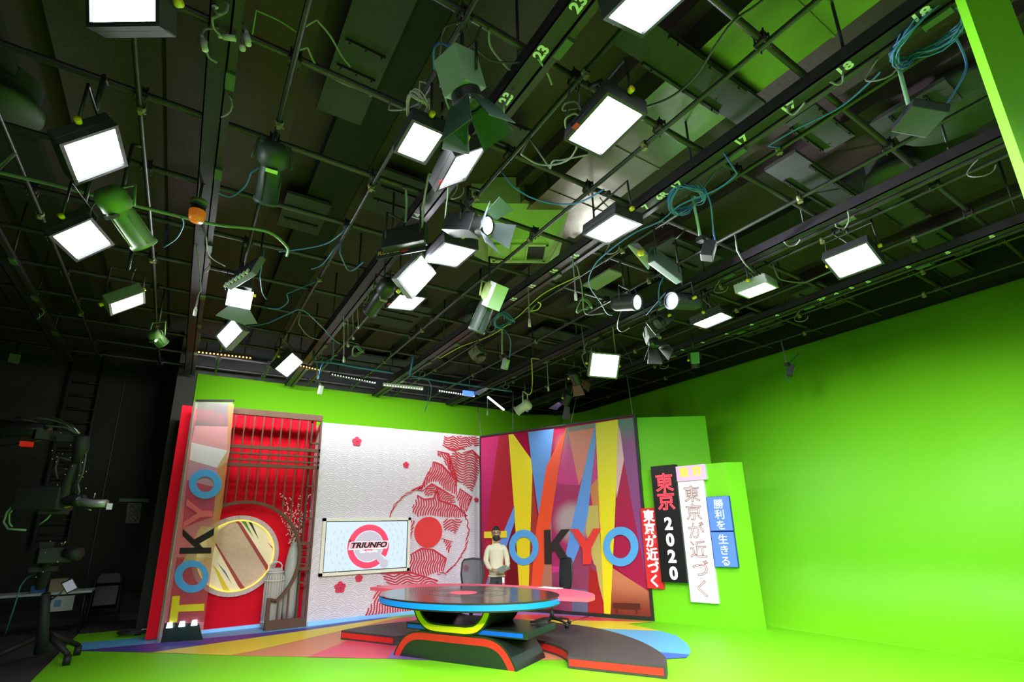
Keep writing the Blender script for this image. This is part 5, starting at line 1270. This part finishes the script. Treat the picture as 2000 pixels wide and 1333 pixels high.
b = MB(DF); b._a([p + Vector((0, -.03, 0)) for p in P] + [p + Vector((0, -.03, 0)) for p in inn] + [p + Vector((0, .74, 0)) for p in P] + [p + Vector((0, .74, 0)) for p in inn],
    [f for i in range(n - 1) for f in ((i, i + 1, n + i + 1, n + i), (2 * n + i, 3 * n + i, 3 * n + i + 1, 2 * n + i + 1), (i, 2 * n + i, 2 * n + i + 1, i + 1), (n + i, n + i + 1, 3 * n + i + 1, 3 * n + i))])
b.build('cradle', m_dk, t)
band(cup, -.022, -.098, -.034, 'yellow_cradle_trim', m_dyel, t)
def elli(cu, cv, a, bb_, n=96, u1=9): return [(min(cu + a * math.cos(q), u1), cv + bb_ * math.sin(q)) for q in np.linspace(0, 2 * PI, n, endpoint=False)]
E_ = elli(1.0, .38, 1.42, .93, u1=2.405)
b = MB(DF); b.slab([(x, y, .822) for x, y in E_], (0, 0, 1), .108); b.build('tabletop', m_top, t)
b = MB(DF); b.slab([(x, y, .714) for x, y in elli(1.0, .38, 1.36, .88, u1=2.28)], (0, 0, 1), .012); b.build('underside', m_black, t)
Eb = elli(1.0, .38, 1.424, .934, 160); Eb = [p for p in Eb if p[0] < 2.40]
Eb = [p for p in Eb if p[1] < .38] ; Eb.sort(key=lambda p: math.atan2(p[1] - .38, p[0] - 1.0))
El = [(min(2.409, 1.0 + 1.424 * math.cos(q)), .38 + .934 * math.sin(q)) for q in np.linspace(PI * .80, PI * 2.3, 120)]
strip(El, .732, .800, .004, 'blue_rim', m_dblu, t)
b = MB(DF); b.slab([(x, y, .826) for x, y in elli(.90, .45, .22, .17, 40)], (0, 0, 1), .004); b.build('pink_table_inlay', mat('desk_pink', (.80, .10, .16), .4), t)
b = MB(DF)
for rr in (.32, .42, .55): b.tube([(.95 + rr * 1.2 * math.cos(q), .45 + rr * .8 * math.sin(q), .823) for q in np.linspace(0, 2 * PI, 50)], .002, 4)
b.build('engraved_lines', mat('faint_line', (.09, .06, .05), .4), t)
wing = [(.86 + 1.97 * math.cos(q), .66 + .95 * math.sin(q)) for q in np.linspace(-.12, PI + .08, 60)]
innerw = [(1.0 + 1.40 * math.cos(q), .38 + .91 * math.sin(q)) for q in np.linspace(PI * .97, .14, 50)]
b = MB(DF); b.slab([(x, y, .818) for x, y in wing + innerw], (0, 0, 1), .05); b.build('pink_desk_wing', mat('desk_pink', (.80, .10, .16), .4), t)
b = MB(DF); b.slab([(x, y, .829) for x, y in ((1.66, 1.34), (2.02, 1.22), (2.08, 1.38), (1.7, 1.5))], (0, 0, 1), .004); b.build('paper_sheet', m_white, label='white paper lying on the pink rear wing of the news desk', cat='paper')
b = MB(DF @ Matrix.Translation((2.02, .62, .452)) @ Matrix.Rotation(.5, 4, 'Z')); b.bb(-.02, .14, -.03, .03, 0, .05); b.bb(-.1, -.02, -.012, .012, .01, .03)
b.build('small_handset', m_blackm, label='small black device with a silver tip lying on the shelf of the news desk', cat='device')

# ================================================================= OFFICE CHAIRS
def star_chair(loc, rz, label):
    t = thing('office_chair', loc, label, 'chair', 'office chairs on the platform', rotz=rz)
    F = WM[t]
    b = MB(F); b.lathe([(0, .10), (.035, .10), (.035, .22), (.02, .23), (.02, .42), (0, .42)], (0, 0, 0), 14); b.build('gas_stem', m_blackm, t)
    for k in range(5):
        a = k * 2 * PI / 5 + .3; c, s = math.cos(a), math.sin(a)
        b = MB(F); b.tube([(0, 0, .12), (c * .15, s * .15, .11), (c * .31, s * .31, .075)], [.026, .022, .014], 6); b.build('leg', m_black, t)
        b = MB(F)
        for e in (-.015, .015): b.cyl((c * .32 - s * e - s * .008, s * .32 + c * e + c * .008, .03), (c * .32 - s * e + s * .008, s * .32 + c * e - c * .008, .03), .03, 12)
        b.build('caster', m_blackm, t)
    b = MB(F)
    b.lathe([(0, .42), (.2, .42), (.235, .445), (.235, .48), (.2, .5), (0, .505)], (0, 0, 0), 24); b.build('seat', mat('black_seat_fabric', (.018, .02, .02), .8), t)
    b = MB(F); b.tube([(0, .12, .44), (0, .27, .45), (0, .31, .55), (0, .29, .64)], .018, 8); b.build('back_support', m_black, t)
    def bp(x, z): return (x, .285 + .05 * math.sin((z - .55) * 3) - .35 * x * x, z)
    out = [(-.17, .58), (-.205, .8), (-.185, 1.0), (-.15, 1.05), (0, 1.065), (.15, 1.05), (.185, 1.0), (.205, .8), (.17, .58), (0, .56)]
    b = MB(F); P = [bp(*p) for p in out]; b.tube(P + [P[0]], .016, 8); b.build('back_frame', m_black, t)
    b = MB(F)
    rows = 14
    vs = []; 
    for i in range(rows + 1):
        z = .57 + (1.055 - .57) * i / rows
        wz_ = .17 + .035 * math.sin(min(1, (z - .57) / .25) * PI / 2) - (.05 * ((z - .97) / .085) if z > .97 else 0)
        for j in range(9): vs.append(bp(-wz_ + 2 * wz_ * j / 8, z))
    b._a(vs, [(i * 9 + j, i * 9 + j + 1, (i + 1) * 9 + j + 1, (i + 1) * 9 + j) for i in range(rows) for j in range(8)])
    b.build('mesh_back', mat('grey_chair_mesh', (.05, .05, .055), .7, alpha=.82), t)
    return t
# right chair faces the desk; its back points away from it
ch = star_chair((5.49, 7.39, .14), math.atan2(DV.y, DV.x) - PI / 2 - .60, 'office chair with its star base in full view, right of the person')
m4 = Matrix.Translation((4.43, 8.26, .14)) @ Matrix.Rotation(-.58, 4, 'Z')
copy_tree(ch, m4, 'office chair with a grey mesh back facing the camera, left of the person')

for c_ in ch.children:
    if c_.name.startswith('mesh_back'):
        c_.material_slots[0].link = 'OBJECT'; c_.material_slots[0].material = mat('black_chair_fabric', (.012, .016, .022), .6); c_['label'] = 'solid black backrest'
# ================================================================= PERSON
def skin_mesh(name, verts, edges, radii, m, parent, F, sub=2, root=0):
    me = bpy.data.meshes.new(name); me.from_pydata([tuple(v) for v in verts], edges, [])
    o = bpy.data.objects.new('tmp', me); COL.objects.link(o)
    sk = o.modifiers.new('s', 'SKIN'); sk.use_smooth_shade = True; sk.branch_smoothing = .6
    for i, r in enumerate(radii):
        me.skin_vertices[0].data[i].radius = r if isinstance(r, tuple) else (r, r)
        me.skin_vertices[0].data[i].use_root = (i == root)
    if sub: s = o.modifiers.new('u', 'SUBSURF'); s.levels = sub; s.render_levels = sub
    dg = bpy.context.evaluated_depsgraph_get(); dg.update()
    me2 = bpy.data.meshes.new_from_object(o.evaluated_get(dg)); bpy.data.objects.remove(o); bpy.data.meshes.remove(me)
    me2.transform(WM[parent].inverted() @ F); me2.materials.clear(); me2.materials.append(m); me2.name = name
    for p in me2.polygons: p.use_smooth = True
    o = bpy.data.objects.new(name, me2); COL.objects.link(o); o.parent = parent; WM[o] = WM[parent].copy(); return o
pp = Vector((5.33, 8.90, 0)); ang = math.atan2(-pp.y, -pp.x) + PI / 2    # local -y looks at the camera
t = thing('person', pp, 'person in cream sweater, dark trousers and black face mask standing behind the desk', 'person', rotz=ang + .04)
F = WM[t]
m_skin = mat('skin', (.50, .26, .17), .5); m_hair = mat('dark_hair', (.012, .009, .007), .7)
m_sw = mat('cream_knit', (.60, .55, .40), .85, noise=.06, nscale=60); m_tr = mat('dark_grey_cloth', (.035, .038, .042), .8)
H1 = 1.52
bm_v = [(0, 0, .98), (0, .0, 1.2), (0, 0, 1.40), (0, -.005, 1.47), (0, -.02, 1.53),
        (-.10, 0, 1.33), (-.21, .0, 1.14), (-.15, -.18, 1.005), (-.06, -.275, .982),
        (.10, 0, 1.33), (.21, .0, 1.14), (.212, -.16, 1.0), (.17, -.25, .975),
        (-.09, 0, .9), (-.10, -.01, .50), (-.11, .01, .09), (-.12, -.13, .04),
        (.09, 0, .9), (.10, -.01, .50), (.11, .01, .09), (.12, -.13, .04)]
bm_e = [(0, 1), (1, 2), (2, 3), (3, 4), (2, 5), (5, 6), (6, 7), (7, 8), (2, 9), (9, 10), (10, 11), (11, 12), (0, 13), (13, 14), (14, 15), (15, 16), (0, 17), (17, 18), (18, 19), (19, 20)]
bm_r = [(.12, .08), (.12, .08), (.06, .05), .045, .05, .03, .03, .028, .024, .036, .03, .028, .024, .075, .055, .04, .035, .075, .055, .04, .035]
body = skin_mesh('body', bm_v, bm_e, bm_r, m_skin, t, F)
# head: shaped ellipsoid with jaw, nose, ears (one mesh)
def head_mesh():
    b = MB(F @ Matrix.Translation((0, -.02, 1.625)) @ Matrix.Rotation(.12, 4, 'X')); b.smooth = True
    vs = []; N, K = 20, 28
    for j in range(N + 1):
        th = PI * j / N
        for i in range(K):
            a = 2 * PI * i / K
            x = math.sin(th) * math.cos(a); y = math.sin(th) * math.sin(a); z = math.cos(th)
            jaw = max(0, -z) ; w_ = .078 * (1 - .30 * jaw ** 1.3); dpt = .098 * (1 - .12 * jaw)
            X = x * w_; Y = y * dpt; Z = z * .122
            if y < -.3: Y -= .010 * max(0, 1 - abs(z + .55) * 2.2)      # chin
            if y < -.8 and abs(x) < .25 and -.28 < z < .12: Y -= .022 * (1 - abs(x) / .25) * (1 - abs(z + .15) / .27)  # nose
            if y < -.6 and .0 < z < .25 and .2 < abs(x) < .6: Y += .006  # eye sockets
            vs.append((X, Y, Z))
    b._a(vs, [(j * K + i, (j + 1) * K + i, (j + 1) * K + (i + 1) % K, j * K + (i + 1) % K) for j in range(N) for i in range(K)])
    for s in (-1, 1): b.ball((s * .079, .005, -.005), (.010, .02, .032), 8)
    return b
hb = head_mesh(); ho = hb.build('head', m_skin, t)
HF = F @ Matrix.Translation((0, -.02, 1.625)) @ Matrix.Rotation(.12, 4, 'X')
b = MB(HF); b.smooth = True; vs = []; N, K = 12, 28
for j in range(N + 1):
    th = PI * .62 * j / N
    for i in range(K):
        a = 2 * PI * i / K; x = math.sin(th) * math.cos(a); y = math.sin(th) * math.sin(a); z = math.cos(th)
        k = 1.15 + .03 * math.sin(a * 9 + j * 2)
        if y < 0: zmin = .52
        else: zmin = -.3
        zz = max(z, zmin - .02 * math.sin(a * 7)); s = math.sqrt(max(0, 1 - zz * zz)) / max(1e-6, math.sin(th)) if z < zmin else 1
        vs.append((x * s * .078 * k, y * s * .098 * k, zz * .122 * 1.17))
b._a(vs, [(j * K + i, (j + 1) * K + i, (j + 1) * K + (i + 1) % K, j * K + (i + 1) % K) for j in range(N) for i in range(K)])
for s in (-1, 1): b.ball((s * .079, .015, .02), (.008, .035, .045), 8)
b.build('hair', m_hair, t)
b = MB(HF); b.smooth = True; vs = []; N, K = 8, 16
for j in range(N + 1):
    z = -.125 + (.105) * j / N
    hw = .064 * math.sin(PI * (.22 + .62 * (j / N)))+.008
    for i in range(K):
        a = -PI * .5 + (i / (K - 1) - .5) * 2.4; 
        vs.append((math.cos(a) * hw * 1.15, -.03 + math.sin(a) * (.092 + .016 * math.sin(PI * j / N)), z))
b._a(vs, [(j * K + i, j * K + i + 1, (j + 1) * K + i + 1, (j + 1) * K + i) for j in range(N) for i in range(K - 1)])
mk = b.build('face_mask', mat('black_mask', (.012, .012, .013), .7), t)
so = mk.modifiers.new('solid', 'SOLIDIFY'); so.thickness = .004
b = MB(HF)
for s in (-1, 1): b.tube([(s * .055, -.075, -.03), (s * .082, .0, -.005)], .0025, 5); b.tube([(s * .055, -.07, -.09), (s * .082, .0, -.03)], .0025, 5)
b.build('ear_loops', m_black, mk)
b = MB(HF)
for s in (-1, 1):
    b.tube([(s * .033 + .026 * math.cos(q), -.104, .018 + .017 * math.sin(q)) for q in np.linspace(0, 2 * PI, 18)], .0028, 5); b.tube([(s * .06, -.1, .022), (s * .082, .0, .02)], .0028, 5)
b.tube([(-.008, -.106, .02), (.008, -.106, .02)], .0028, 5); b.build('glasses', m_black, t)
b = MB(HF)
for s in (-1, 1): b.ball((s * .033, -.088, .018), (.014, .008, .008), 10)
b.build('eyes', mat('eye_white', (.6, .58, .55), .3), t)
b = MB(HF)
for s in (-1, 1):
    b.ball((s * .033, -.0945, .018), (.006, .004, .006), 8); b.tube([(s * .015, -.100, .042), (s * .035, -.101, .048), (s * .055, -.09, .042)], .004, 5)
b.build('irises_and_brows', m_hair, t)
# sweater
sv = [(0, 0, .815), (0, 0, .95), (0, 0, 1.17), (0, .0, 1.37), (0, -.005, 1.455), (-.115, 0, 1.385), (-.17, .0, 1.32), (-.21, .0, 1.13), (-.15, -.165, 1.005), (-.085, -.25, .985),
      (.115, 0, 1.385), (.17, .0, 1.32), (.21, .0, 1.13), (.20, -.15, 1.0), (.18, -.21, .98)]
se = [(0, 1), (1, 2), (2, 3), (3, 4), (3, 5), (5, 6), (6, 7), (7, 8), (8, 9), (3, 10), (10, 11), (11, 12), (12, 13), (13, 14)]
sr = [(.165, .13), (.16, .125), (.17, .12), (.145, .11), (.064, .062), .07, .062, .056, .047, .036, .07, .062, .056, .046, .036]
skin_mesh('sweater', sv, se, sr, m_sw, t, F, root=2)
b = MB(F); b.tube([(.062 * math.cos(q), -.005 + .062 * math.sin(q), 1.482 - .012 * math.sin(q + PI) ) for q in np.linspace(0, 2 * PI, 24)], .010, 6); b.build('sweater_collar', m_sw, t)
b = MB(F); b.tube([(.148 * math.cos(q), .116 * math.sin(q), .845) for q in np.linspace(0, 2 * PI, 30)], .020, 6); b.build('sweater_hem', m_sw, t)
tv_ = [(0, 0, .93), (0, 0, .84), (-.085, 0, .78), (-.095, -.01, .48), (-.10, .01, .09), (.085, 0, .78), (.095, -.01, .48), (.10, .01, .09)]
skin_mesh('trousers', tv_, [(0, 1), (1, 2), (2, 3), (3, 4), (1, 5), (5, 6), (6, 7)], [(.135, .10), (.14, .105), (.085, .09), .072, .058, (.092, .10), .072, .058], m_tr, t, F, root=1)
for s in (-1, 1):
    b = MB(F); b.ball((s * .115, -.06, .045), (.048, .14, .05), 12); b.build('shoe', m_black, t)
def hand(c, dirv, side, name='hand'):
    """palm with five bent fingers; dirv points from wrist to knuckles"""
    d = Vector(dirv).normalized(); up = Vector((0, 0, 1)); sdv = d.cross(up).normalized() * side; pn = sdv.cross(d).normalized()
    V = [Vector(c), Vector(c) + d * .045, Vector(c) + d * .085]; Ed = [(0, 1), (1, 2)]; Rr_ = [(.022, .017), (.034, .016), (.036, .014)]
    for k in range(4):
        base = Vector(c) + d * .088 + sdv * (-.028 + .019 * k)
        L = [.030, .035, .032, .025][k]; i0 = len(V)
        V += [base, base + d * L * .9 - up * .012, base + d * L * 1.3 - up * .035, base + d * L * 1.1 - up * .052]
        Ed += [(2, i0), (i0, i0 + 1), (i0 + 1, i0 + 2), (i0 + 2, i0 + 3)]; Rr_ += [.0095, .009, .0085, .007]
    i0 = len(V); q = Vector(c) + d * .03 - sdv * .034
    V += [q, q + d * .028 - sdv * .014, q + d * .055 - sdv * .008]; Ed += [(1, i0), (i0, i0 + 1), (i0 + 1, i0 + 2)]; Rr_ += [.012, .0105, .008]
    return skin_mesh(name, V, Ed, Rr_, m_skin, t, F, sub=1)
hand((-.075, -.265, .982), (.85, -.5, -.1), 1)
hand((.18, -.225, .975), (-.45, -.85, .05), -1)
b = MB(F); b.slab([(.10, -.125, .82), (.14, -.12, .82), (.14, -.13, .69), (.10, -.135, .69)], (0, -1, 0), .006); bd_ = b.build('hip_badge', m_white, t)
b = MB(F); b.bb(.10, .14, -.145, -.137, .69, .73); b.build('badge_stripe', mat('pink_badge', (.6, .1, .15), .5), bd_)
# papers held
CF = F @ Matrix.Translation((.10, -.33, .985)) @ Matrix.Rotation(.5, 4, 'Z') @ Matrix.Rotation(-.35, 4, 'Y') @ Matrix.Rotation(.45, 4, 'X')
b = MB(CF); b.bb(-.105, .12, -.08, .08, -.006, .0); b.build('clipboard', mat('grey_green_board', (.16, .19, .15), .6), label='grey-green clipboard held in front by the person', cat='clipboard')
b = MB(F @ Matrix.Translation((.20, -.30, 1.04)) @ Matrix.Rotation(.6, 4, 'Y')); b.slab([(-.004, -.06, -.06), (.0, .06, -.06), (.014, .06, .07), (.010, -.06, .07)], (1, 0, 0), .002); b.build('paper_sheet', m_white, label='white paper sticking up from the clipboard held by the person', cat='paper')

# ================================================================= DARK LEFT SIDE
m_ck = mat('crane_black', (.03, .03, .032), .32, .4)
m_cb = mat('matte_black_body', (.012, .012, .013), .65)
m_glint = mat('bare_metal_glint', (.45, .5, .45), .25, .9)
CD = 6.6
def Q(px, py, dd=0.): return atd(px, py, CD + dd)
t = thing('camera_crane', Q(60, 1180), 'black camera crane arm with a cabled remote head and camera, far left', 'camera crane')
b = MB(); b.tube([Q(-60, 845), Q(0, 838), Q(90, 842)], [.13, .12, .10], 10); b.build('arm_tube', m_ck, t)
b = MB(); b.tube([Q(-60, 806), Q(0, 800), Q(30, 806), Q(95, 812), Q(140, 832), Q(155, 848)], .014, 6); b.build('upper_cable', m_glint, t)
b = MB(); b.tube([Q(-60, 862), Q(40, 850), Q(100, 845)], .02, 6); b.tube([Q(-60, 880), Q(30, 868), Q(105, 856)], .012, 6); b.build('lower_rods', m_glint, t)
b = MB(); b.tube([Q(25, 818), Q(60, 822), Q(88, 832), Q(130, 836), Q(152, 848)], .012, 6); b.tube([Q(30, 816), Q(90, 818), Q(128, 828), Q(150, 846)], .012, 6); b.build('cable_pair', m_cable_w, t)
b = MB(); b.box(Q(52, 868), (.12, .1, .06)); b.build('red_tag', mat('bright_red_tag', (.8, .02, .01), .4, emit=(.8, .02, .01), es=.25), t)
b = MB(); b.box(Q(100, 852), (.34, .14, .12), Matrix.Rotation(.4, 3, 'Z')); b.box(Q(140, 858), (.28, .14, .09)); b.build('head_bracket', m_cb, t)
b = MB(); b.tube([Q(160, 852), Q(158, 880), Q(148, 905)], [.08, .085, .05], 10); b.tube([Q(148, 905), Q(135, 935), Q(128, 965), Q(122, 985)], [.05, .07, .09, .10], 10); b.tube([Q(160, 880), Q(155, 930), Q(140, 965)], .03, 8); b.build('pan_column', m_cb, t)
rnd = random.Random(2)
for k in range(9):
    x = 128 + rnd.uniform(-6, 12); y = 900 + k * 8; b = MB(); b.cyl(Q(x - 9, y), Q(x + 9, y + 1), .008, 6); b.build('metal_pin', m_glint, t)
for k in range(16):
    b = MB(); b.ball(Q(rnd.uniform(100, 168), rnd.uniform(842, 960), -.1), .010, 6); b.build('bolt_head', m_glint, t)
for k, (pts, rr) in enumerate((([(140, 900), (115, 893), (108, 915), (112, 935)], .012), ([(160, 868), (168, 890), (162, 925), (150, 950)], .010), ([(150, 890), (162, 870), (166, 862)], .01), ([(152, 945), (155, 962), (148, 975)], .012))):
    b = MB(); b.tube([Q(*p) for p in pts], rr, 6); b.build('head_cable', mat('dark_grey_cable', (.10, .10, .10), .5), t)
b = MB(); b.box(Q(88, 975), (.50, .36, .30), Matrix.Rotation(-.35, 3, 'Z')); b.box(Q(70, 962), (.2, .2, .12), Matrix.Rotation(-.2, 3, 'Z')); b.box(Q(105, 998), (.3, .2, .1)); b.build('camera_body', m_cb, t, bevel=.02)
b = MB(); b.tube([Q(80, 952), Q(112, 958)], .022, 6); b.build('camera_handle', mat('grey_metal', (.35, .34, .36), .4, .5), t)
b = MB(); b.tube([Q(122, 975), Q(150, 978), Q(160, 978)], [.10, .07, .08], 12); b.build('lens', m_ck, t)
b = MB(); b.tube([Q(158, 980), Q(180, 984), Q(208, 984)], .05, 8); b.build('lens_motor', mat('grey_metal', (.35, .34, .36)), t)
b = MB(); b.cyl(Q(183, 974), Q(186, 963), .008, 6); b.box(Q(214, 990), (.06, .04, .08)); b.tube([Q(165, 994), Q(178, 997)], .01, 6); b.build('lens_fittings', m_glint, t)
b = MB(); b.tube([Q(45, 980), Q(30, 984), Q(14, 1000), Q(7, 1020), Q(16, 1034), Q(50, 1036)], .014, 6); b.tube([Q(48, 984), Q(30, 990), Q(18, 1004), Q(18, 1022), Q(24, 1030)], .011, 6); b.tube([Q(77, 1025), Q(92, 1014), Q(100, 1004)], .011, 6)
b.build('looped_cable', mat('green_lit_cable', (.25, .45, .3), .4), t)
b = MB(); b.tube([Q(112, 985), Q(125, 992), Q(138, 987)], .02, 6); b.build('yellow_ring', mat('olive_yellow_ring', (.3, .32, .04), .5), t)
# pedestal and operator column below the crane
t = thing('camera_pedestal', atz(75, 1322, 0), 'black camera pedestal with a small bright monitor standing below the crane', 'camera pedestal')
def Pq(px, py, dd=0.): return atd(px, py, 7.0 + dd)
b = MB(); b.tube([Pq(90, 1160), Pq(84, 1230), Pq(80, 1275)], [.05, .065, .08], 12); b.build('column', m_cb, t)
fp = atz(78, 1300, 0)
for k, (dx, dy) in enumerate(((.32, -.28), (-.6, -.25), (.35, .45))):
    e = Vector((fp.x + dx, fp.y + dy, .07))
    b = MB(); b.tube([Vector((fp.x, fp.y, .42)), e + UP * .07], [.045, .035], 8); b.build('leg', m_cb, t)
    b = MB(); b.cyl(e + Vector((-.04, 0, 0)), e + Vector((.04, 0, 0)), .07, 14); b.build('wheel', m_black, t)
b = MB(); b.tube([Pq(78, 1150), Pq(95, 1090), Pq(110, 1075)], [.06, .09, .07], 10); b.box(Pq(105, 1085), (.36, .26, .2), Matrix.Rotation(.3, 3, 'Z')); b.box(Pq(92, 1066), (.16, .14, .1)); b.box(Pq(85, 1112), (.3, .18, .08)); b.build('camera_body', m_cb, t, bevel=.012)
for k, (x_, y_) in enumerate(((98, 1058), (120, 1062), (88, 1080), (112, 1098), (84, 1118), (70, 1128))):
    b = MB(); b.ball(Pq(x_, y_, -.25), .011, 6); b.build('bolt_head', m_glint, t)
b = MB(); b.tube([Pq(128, 1080), Pq(156, 1083)], [.07, .085], 14); b.build('lens', m_cb, t)
b = MB(); b.box(Pq(136, 1145), (.13, .03, .17), Matrix.Rotation(-.5, 3, 'Y') @ Matrix.Rotation(.3, 3, 'X')); vm = b.build('viewfinder_monitor', m_black, t)
b = MB(); b.box(Pq(136, 1145, -.03), (.11, .01, .14), Matrix.Rotation(-.5, 3, 'Y') @ Matrix.Rotation(.3, 3, 'X')); b.build('monitor_screen', mat('grey_screen', (.1, .1, .12), .3, emit=(.30, .28, .38), es=.5), vm)
b = MB(); b.tube([Pq(128, 1150), Pq(118, 1160), Pq(100, 1172)], .012, 6); b.tube([Pq(118, 1060), Pq(122, 1068), Pq(128, 1058)], .008, 6); b.build('brackets', m_glint, t)
b = MB(); b.tube([Pq(104, 1072), Pq(92, 1085), Pq(86, 1105), Pq(78, 1115), Pq(52, 1130), Pq(40, 1145), Pq(30, 1180), Pq(10, 1240)], .010, 6); b.build('teal_cable', mat('teal_cable', (.06, .25, .25), .5), t)
# white table
t = thing('folding_table', (-1.9, 13.6, 0), 'white-topped table in the dark behind the pedestal', 'table')
b = MB(); b.bb(-2.75, -1.18, 13.25, 13.85, .71, .75); b.build('table_top', mat('off_white_top', (.5, .52, .5), .5), t)
for x in (-2.65, -1.28):
    for y in (13.32, 13.78):
        b = MB(); b.cyl((x, y, 0), (x, y, .71), .018, 8); b.build('leg', m_blackm, t)
b = MB(); b.bb(-1.75, -1.42, 13.22, 13.24, .42, .68); o = b.build('paper_notice', mat('notice_white', (.45, .48, .46), .6), label='white sheet hanging below the front of the dark corner table', cat='notice')
b = MB(); b.bb(-1.7, -1.6, 13.215, 13.219, .50, .62); b.build('blue_print', mat('dull_blue_print', (.1, .25, .35), .6), o)
b = MB(); b.bb(-2.1, -1.9, 13.4, 13.6, .75, .88); b.build('blue_box', mat('deep_blue_box', (.02, .1, .3), .5), label='small blue box on the dark corner table', cat='box')
b = MB(); b.bb(-1.85, -1.6, 13.45, 13.65, .75, .98); b.build('tan_box', mat('tan_box', (.25, .2, .12), .6), label='tan box on the dark corner table', cat='box')
# folding chair leaning against the dark wall
t = thing('folding_chair', (-1.03, 14.2, 0), 'black folding chair leaning against the dark left wall', 'chair')
def FCp(x, z): return Vector((-1.02 + x, 13.98 + z * .42, z))
b = MB(); b.tube([FCp(-.24, .0), FCp(-.23, .5), FCp(-.22, .88), FCp(-.15, .99), FCp(.15, .99), FCp(.22, .88), FCp(.23, .5), FCp(.24, 0)], .014, 8); b.build('front_frame', m_blackm, t)
b = MB(); b.slab([FCp(-.2, .80), FCp(.2, .80), FCp(.19, .95), FCp(.12, .985), FCp(-.12, .985), FCp(-.19, .95)], (0, -1, .4), .02); b.build('backrest', mat('black_vinyl', (.05, .05, .05), .3, spec=.7), t)
b = MB(); b.slab([FCp(-.19, .38), FCp(.19, .38), FCp(.19, .74), FCp(-.19, .74)], (0, -1, .4), .03); b.build('seat', mat('black_vinyl', (.05, .05, .05), .3), t)
for z in (.12, .3): 
    b = MB(); b.tube([FCp(-.235, z), FCp(.235, z)], .009, 6); b.build('cross_bar', m_blackm, t)
# ladder on the dark wall
t = thing('wall_ladder', (-1.85, 14.4, 2.0), 'dark steel ladder fixed to the black wall behind the crane', 'ladder')
LYY = 14.42
lx0, lx1 = aty(143, 720, LYY).x, aty(203, 720, LYY).x
for x in (lx0, lx1): 
    b = MB(); b.bb(x - .025, x + .025, LYY - .02, LYY + .02, 1.6, 5.9); b.build('rail', mat('ladder_steel', (.010, .010, .009), .5), t)
for k in range(14):
    b = MB(); b.cyl((lx0, LYY, 1.8 + k * .3), (lx1, LYY, 1.8 + k * .3), .016, 6); b.build('rung', MATS['ladder_steel'], t)
for zz in (2.0, 3.9, 5.6):
    b = MB(); b.bb(lx0 - .02, lx0 + .02, LYY, 14.6, zz, zz + .04); b.bb(lx1 - .02, lx1 + .02, LYY, 14.6, zz, zz + .04); b.build('bracket', MATS['ladder_steel'], t)
b = MB(); c0 = aty(245, 740, 14.56); c1 = aty(196, 990, 14.56); c1.x = c0.x - .0; b.tube([c0, c1, Vector((c1.x - .0, 14.56, .3))], .006, 6); b.build('wall_conduit', mat('grey_conduit', (.18, .19, .16), .5), label='thin pale conduit running straight down the dark wall', cat='conduit')
# notices on the wall
p = aty(262, 978, 14.57)
b = MB(); b.bb(p.x - .27, p.x + .27, 14.56, 14.59, p.z - .03, p.z + .04); b.build('wall_strip_sign', mat('faded_green_sign', (.12, .2, .14), .6), label='faded narrow green strip sign on the dark wall above the pictogram notices', cat='sign')
m_not = mat('faded_notice', (.16, .15, .14), .6)
for k, (px, py) in enumerate(((262, 993), (260, 1013))):
    p = aty(px, py, 14.57)
    b = MB(); b.bb(p.x - .13, p.x + .13, 14.575, 14.59, p.z - .11, p.z + .11); o = b.build('wall_notice', m_not, label='%s of two faded square pictogram notices on the dark wall' % ('upper', 'lower')[k], cat='sign')
    b = MB(); b.tube([(p.x + .08 * math.cos(q), 14.573, p.z + .08 * math.sin(q)) for q in np.linspace(0, 2 * PI, 20)], .006, 5); b.cyl((p.x - .055, 14.573, p.z + .055), (p.x + .055, 14.573, p.z - .055), .006, 5); b.build('pictogram', mat('dark_pictogram', (.05, .03, .03), .6), o)
# cable coil on the floor and small lead
c = atz(262, 1240, .02); b = MB()
b.tube([c + Vector((.24 * math.cos(a) * (1 + .1 * math.sin(a * 3.3)) , .14 * math.sin(a), .012 + .003 * a)) for a in np.linspace(0, 22, 120)], .010, 6); b.build('floor_cable', m_cable_k, label='black cable coiled on the green floor left of the red set wall', cat='cable')
p = atz(281, 1240, .0); b = MB(); b.box(p + Vector((0, 0, .05)), (.09, .07, .1)); b.build('plug_box', m_conn, label='small pale plug box on the floor at the foot of the red set wall', cat='plug box')
b = MB(); b.tube([atz(1100, 1219, .145), atz(1118, 1214, .15), atz(1150, 1204, .01)], .006, 5); b.build('floor_cable', m_cable_k, label='thin dark cable running from the platform to the TOKYO backdrop', cat='cable')
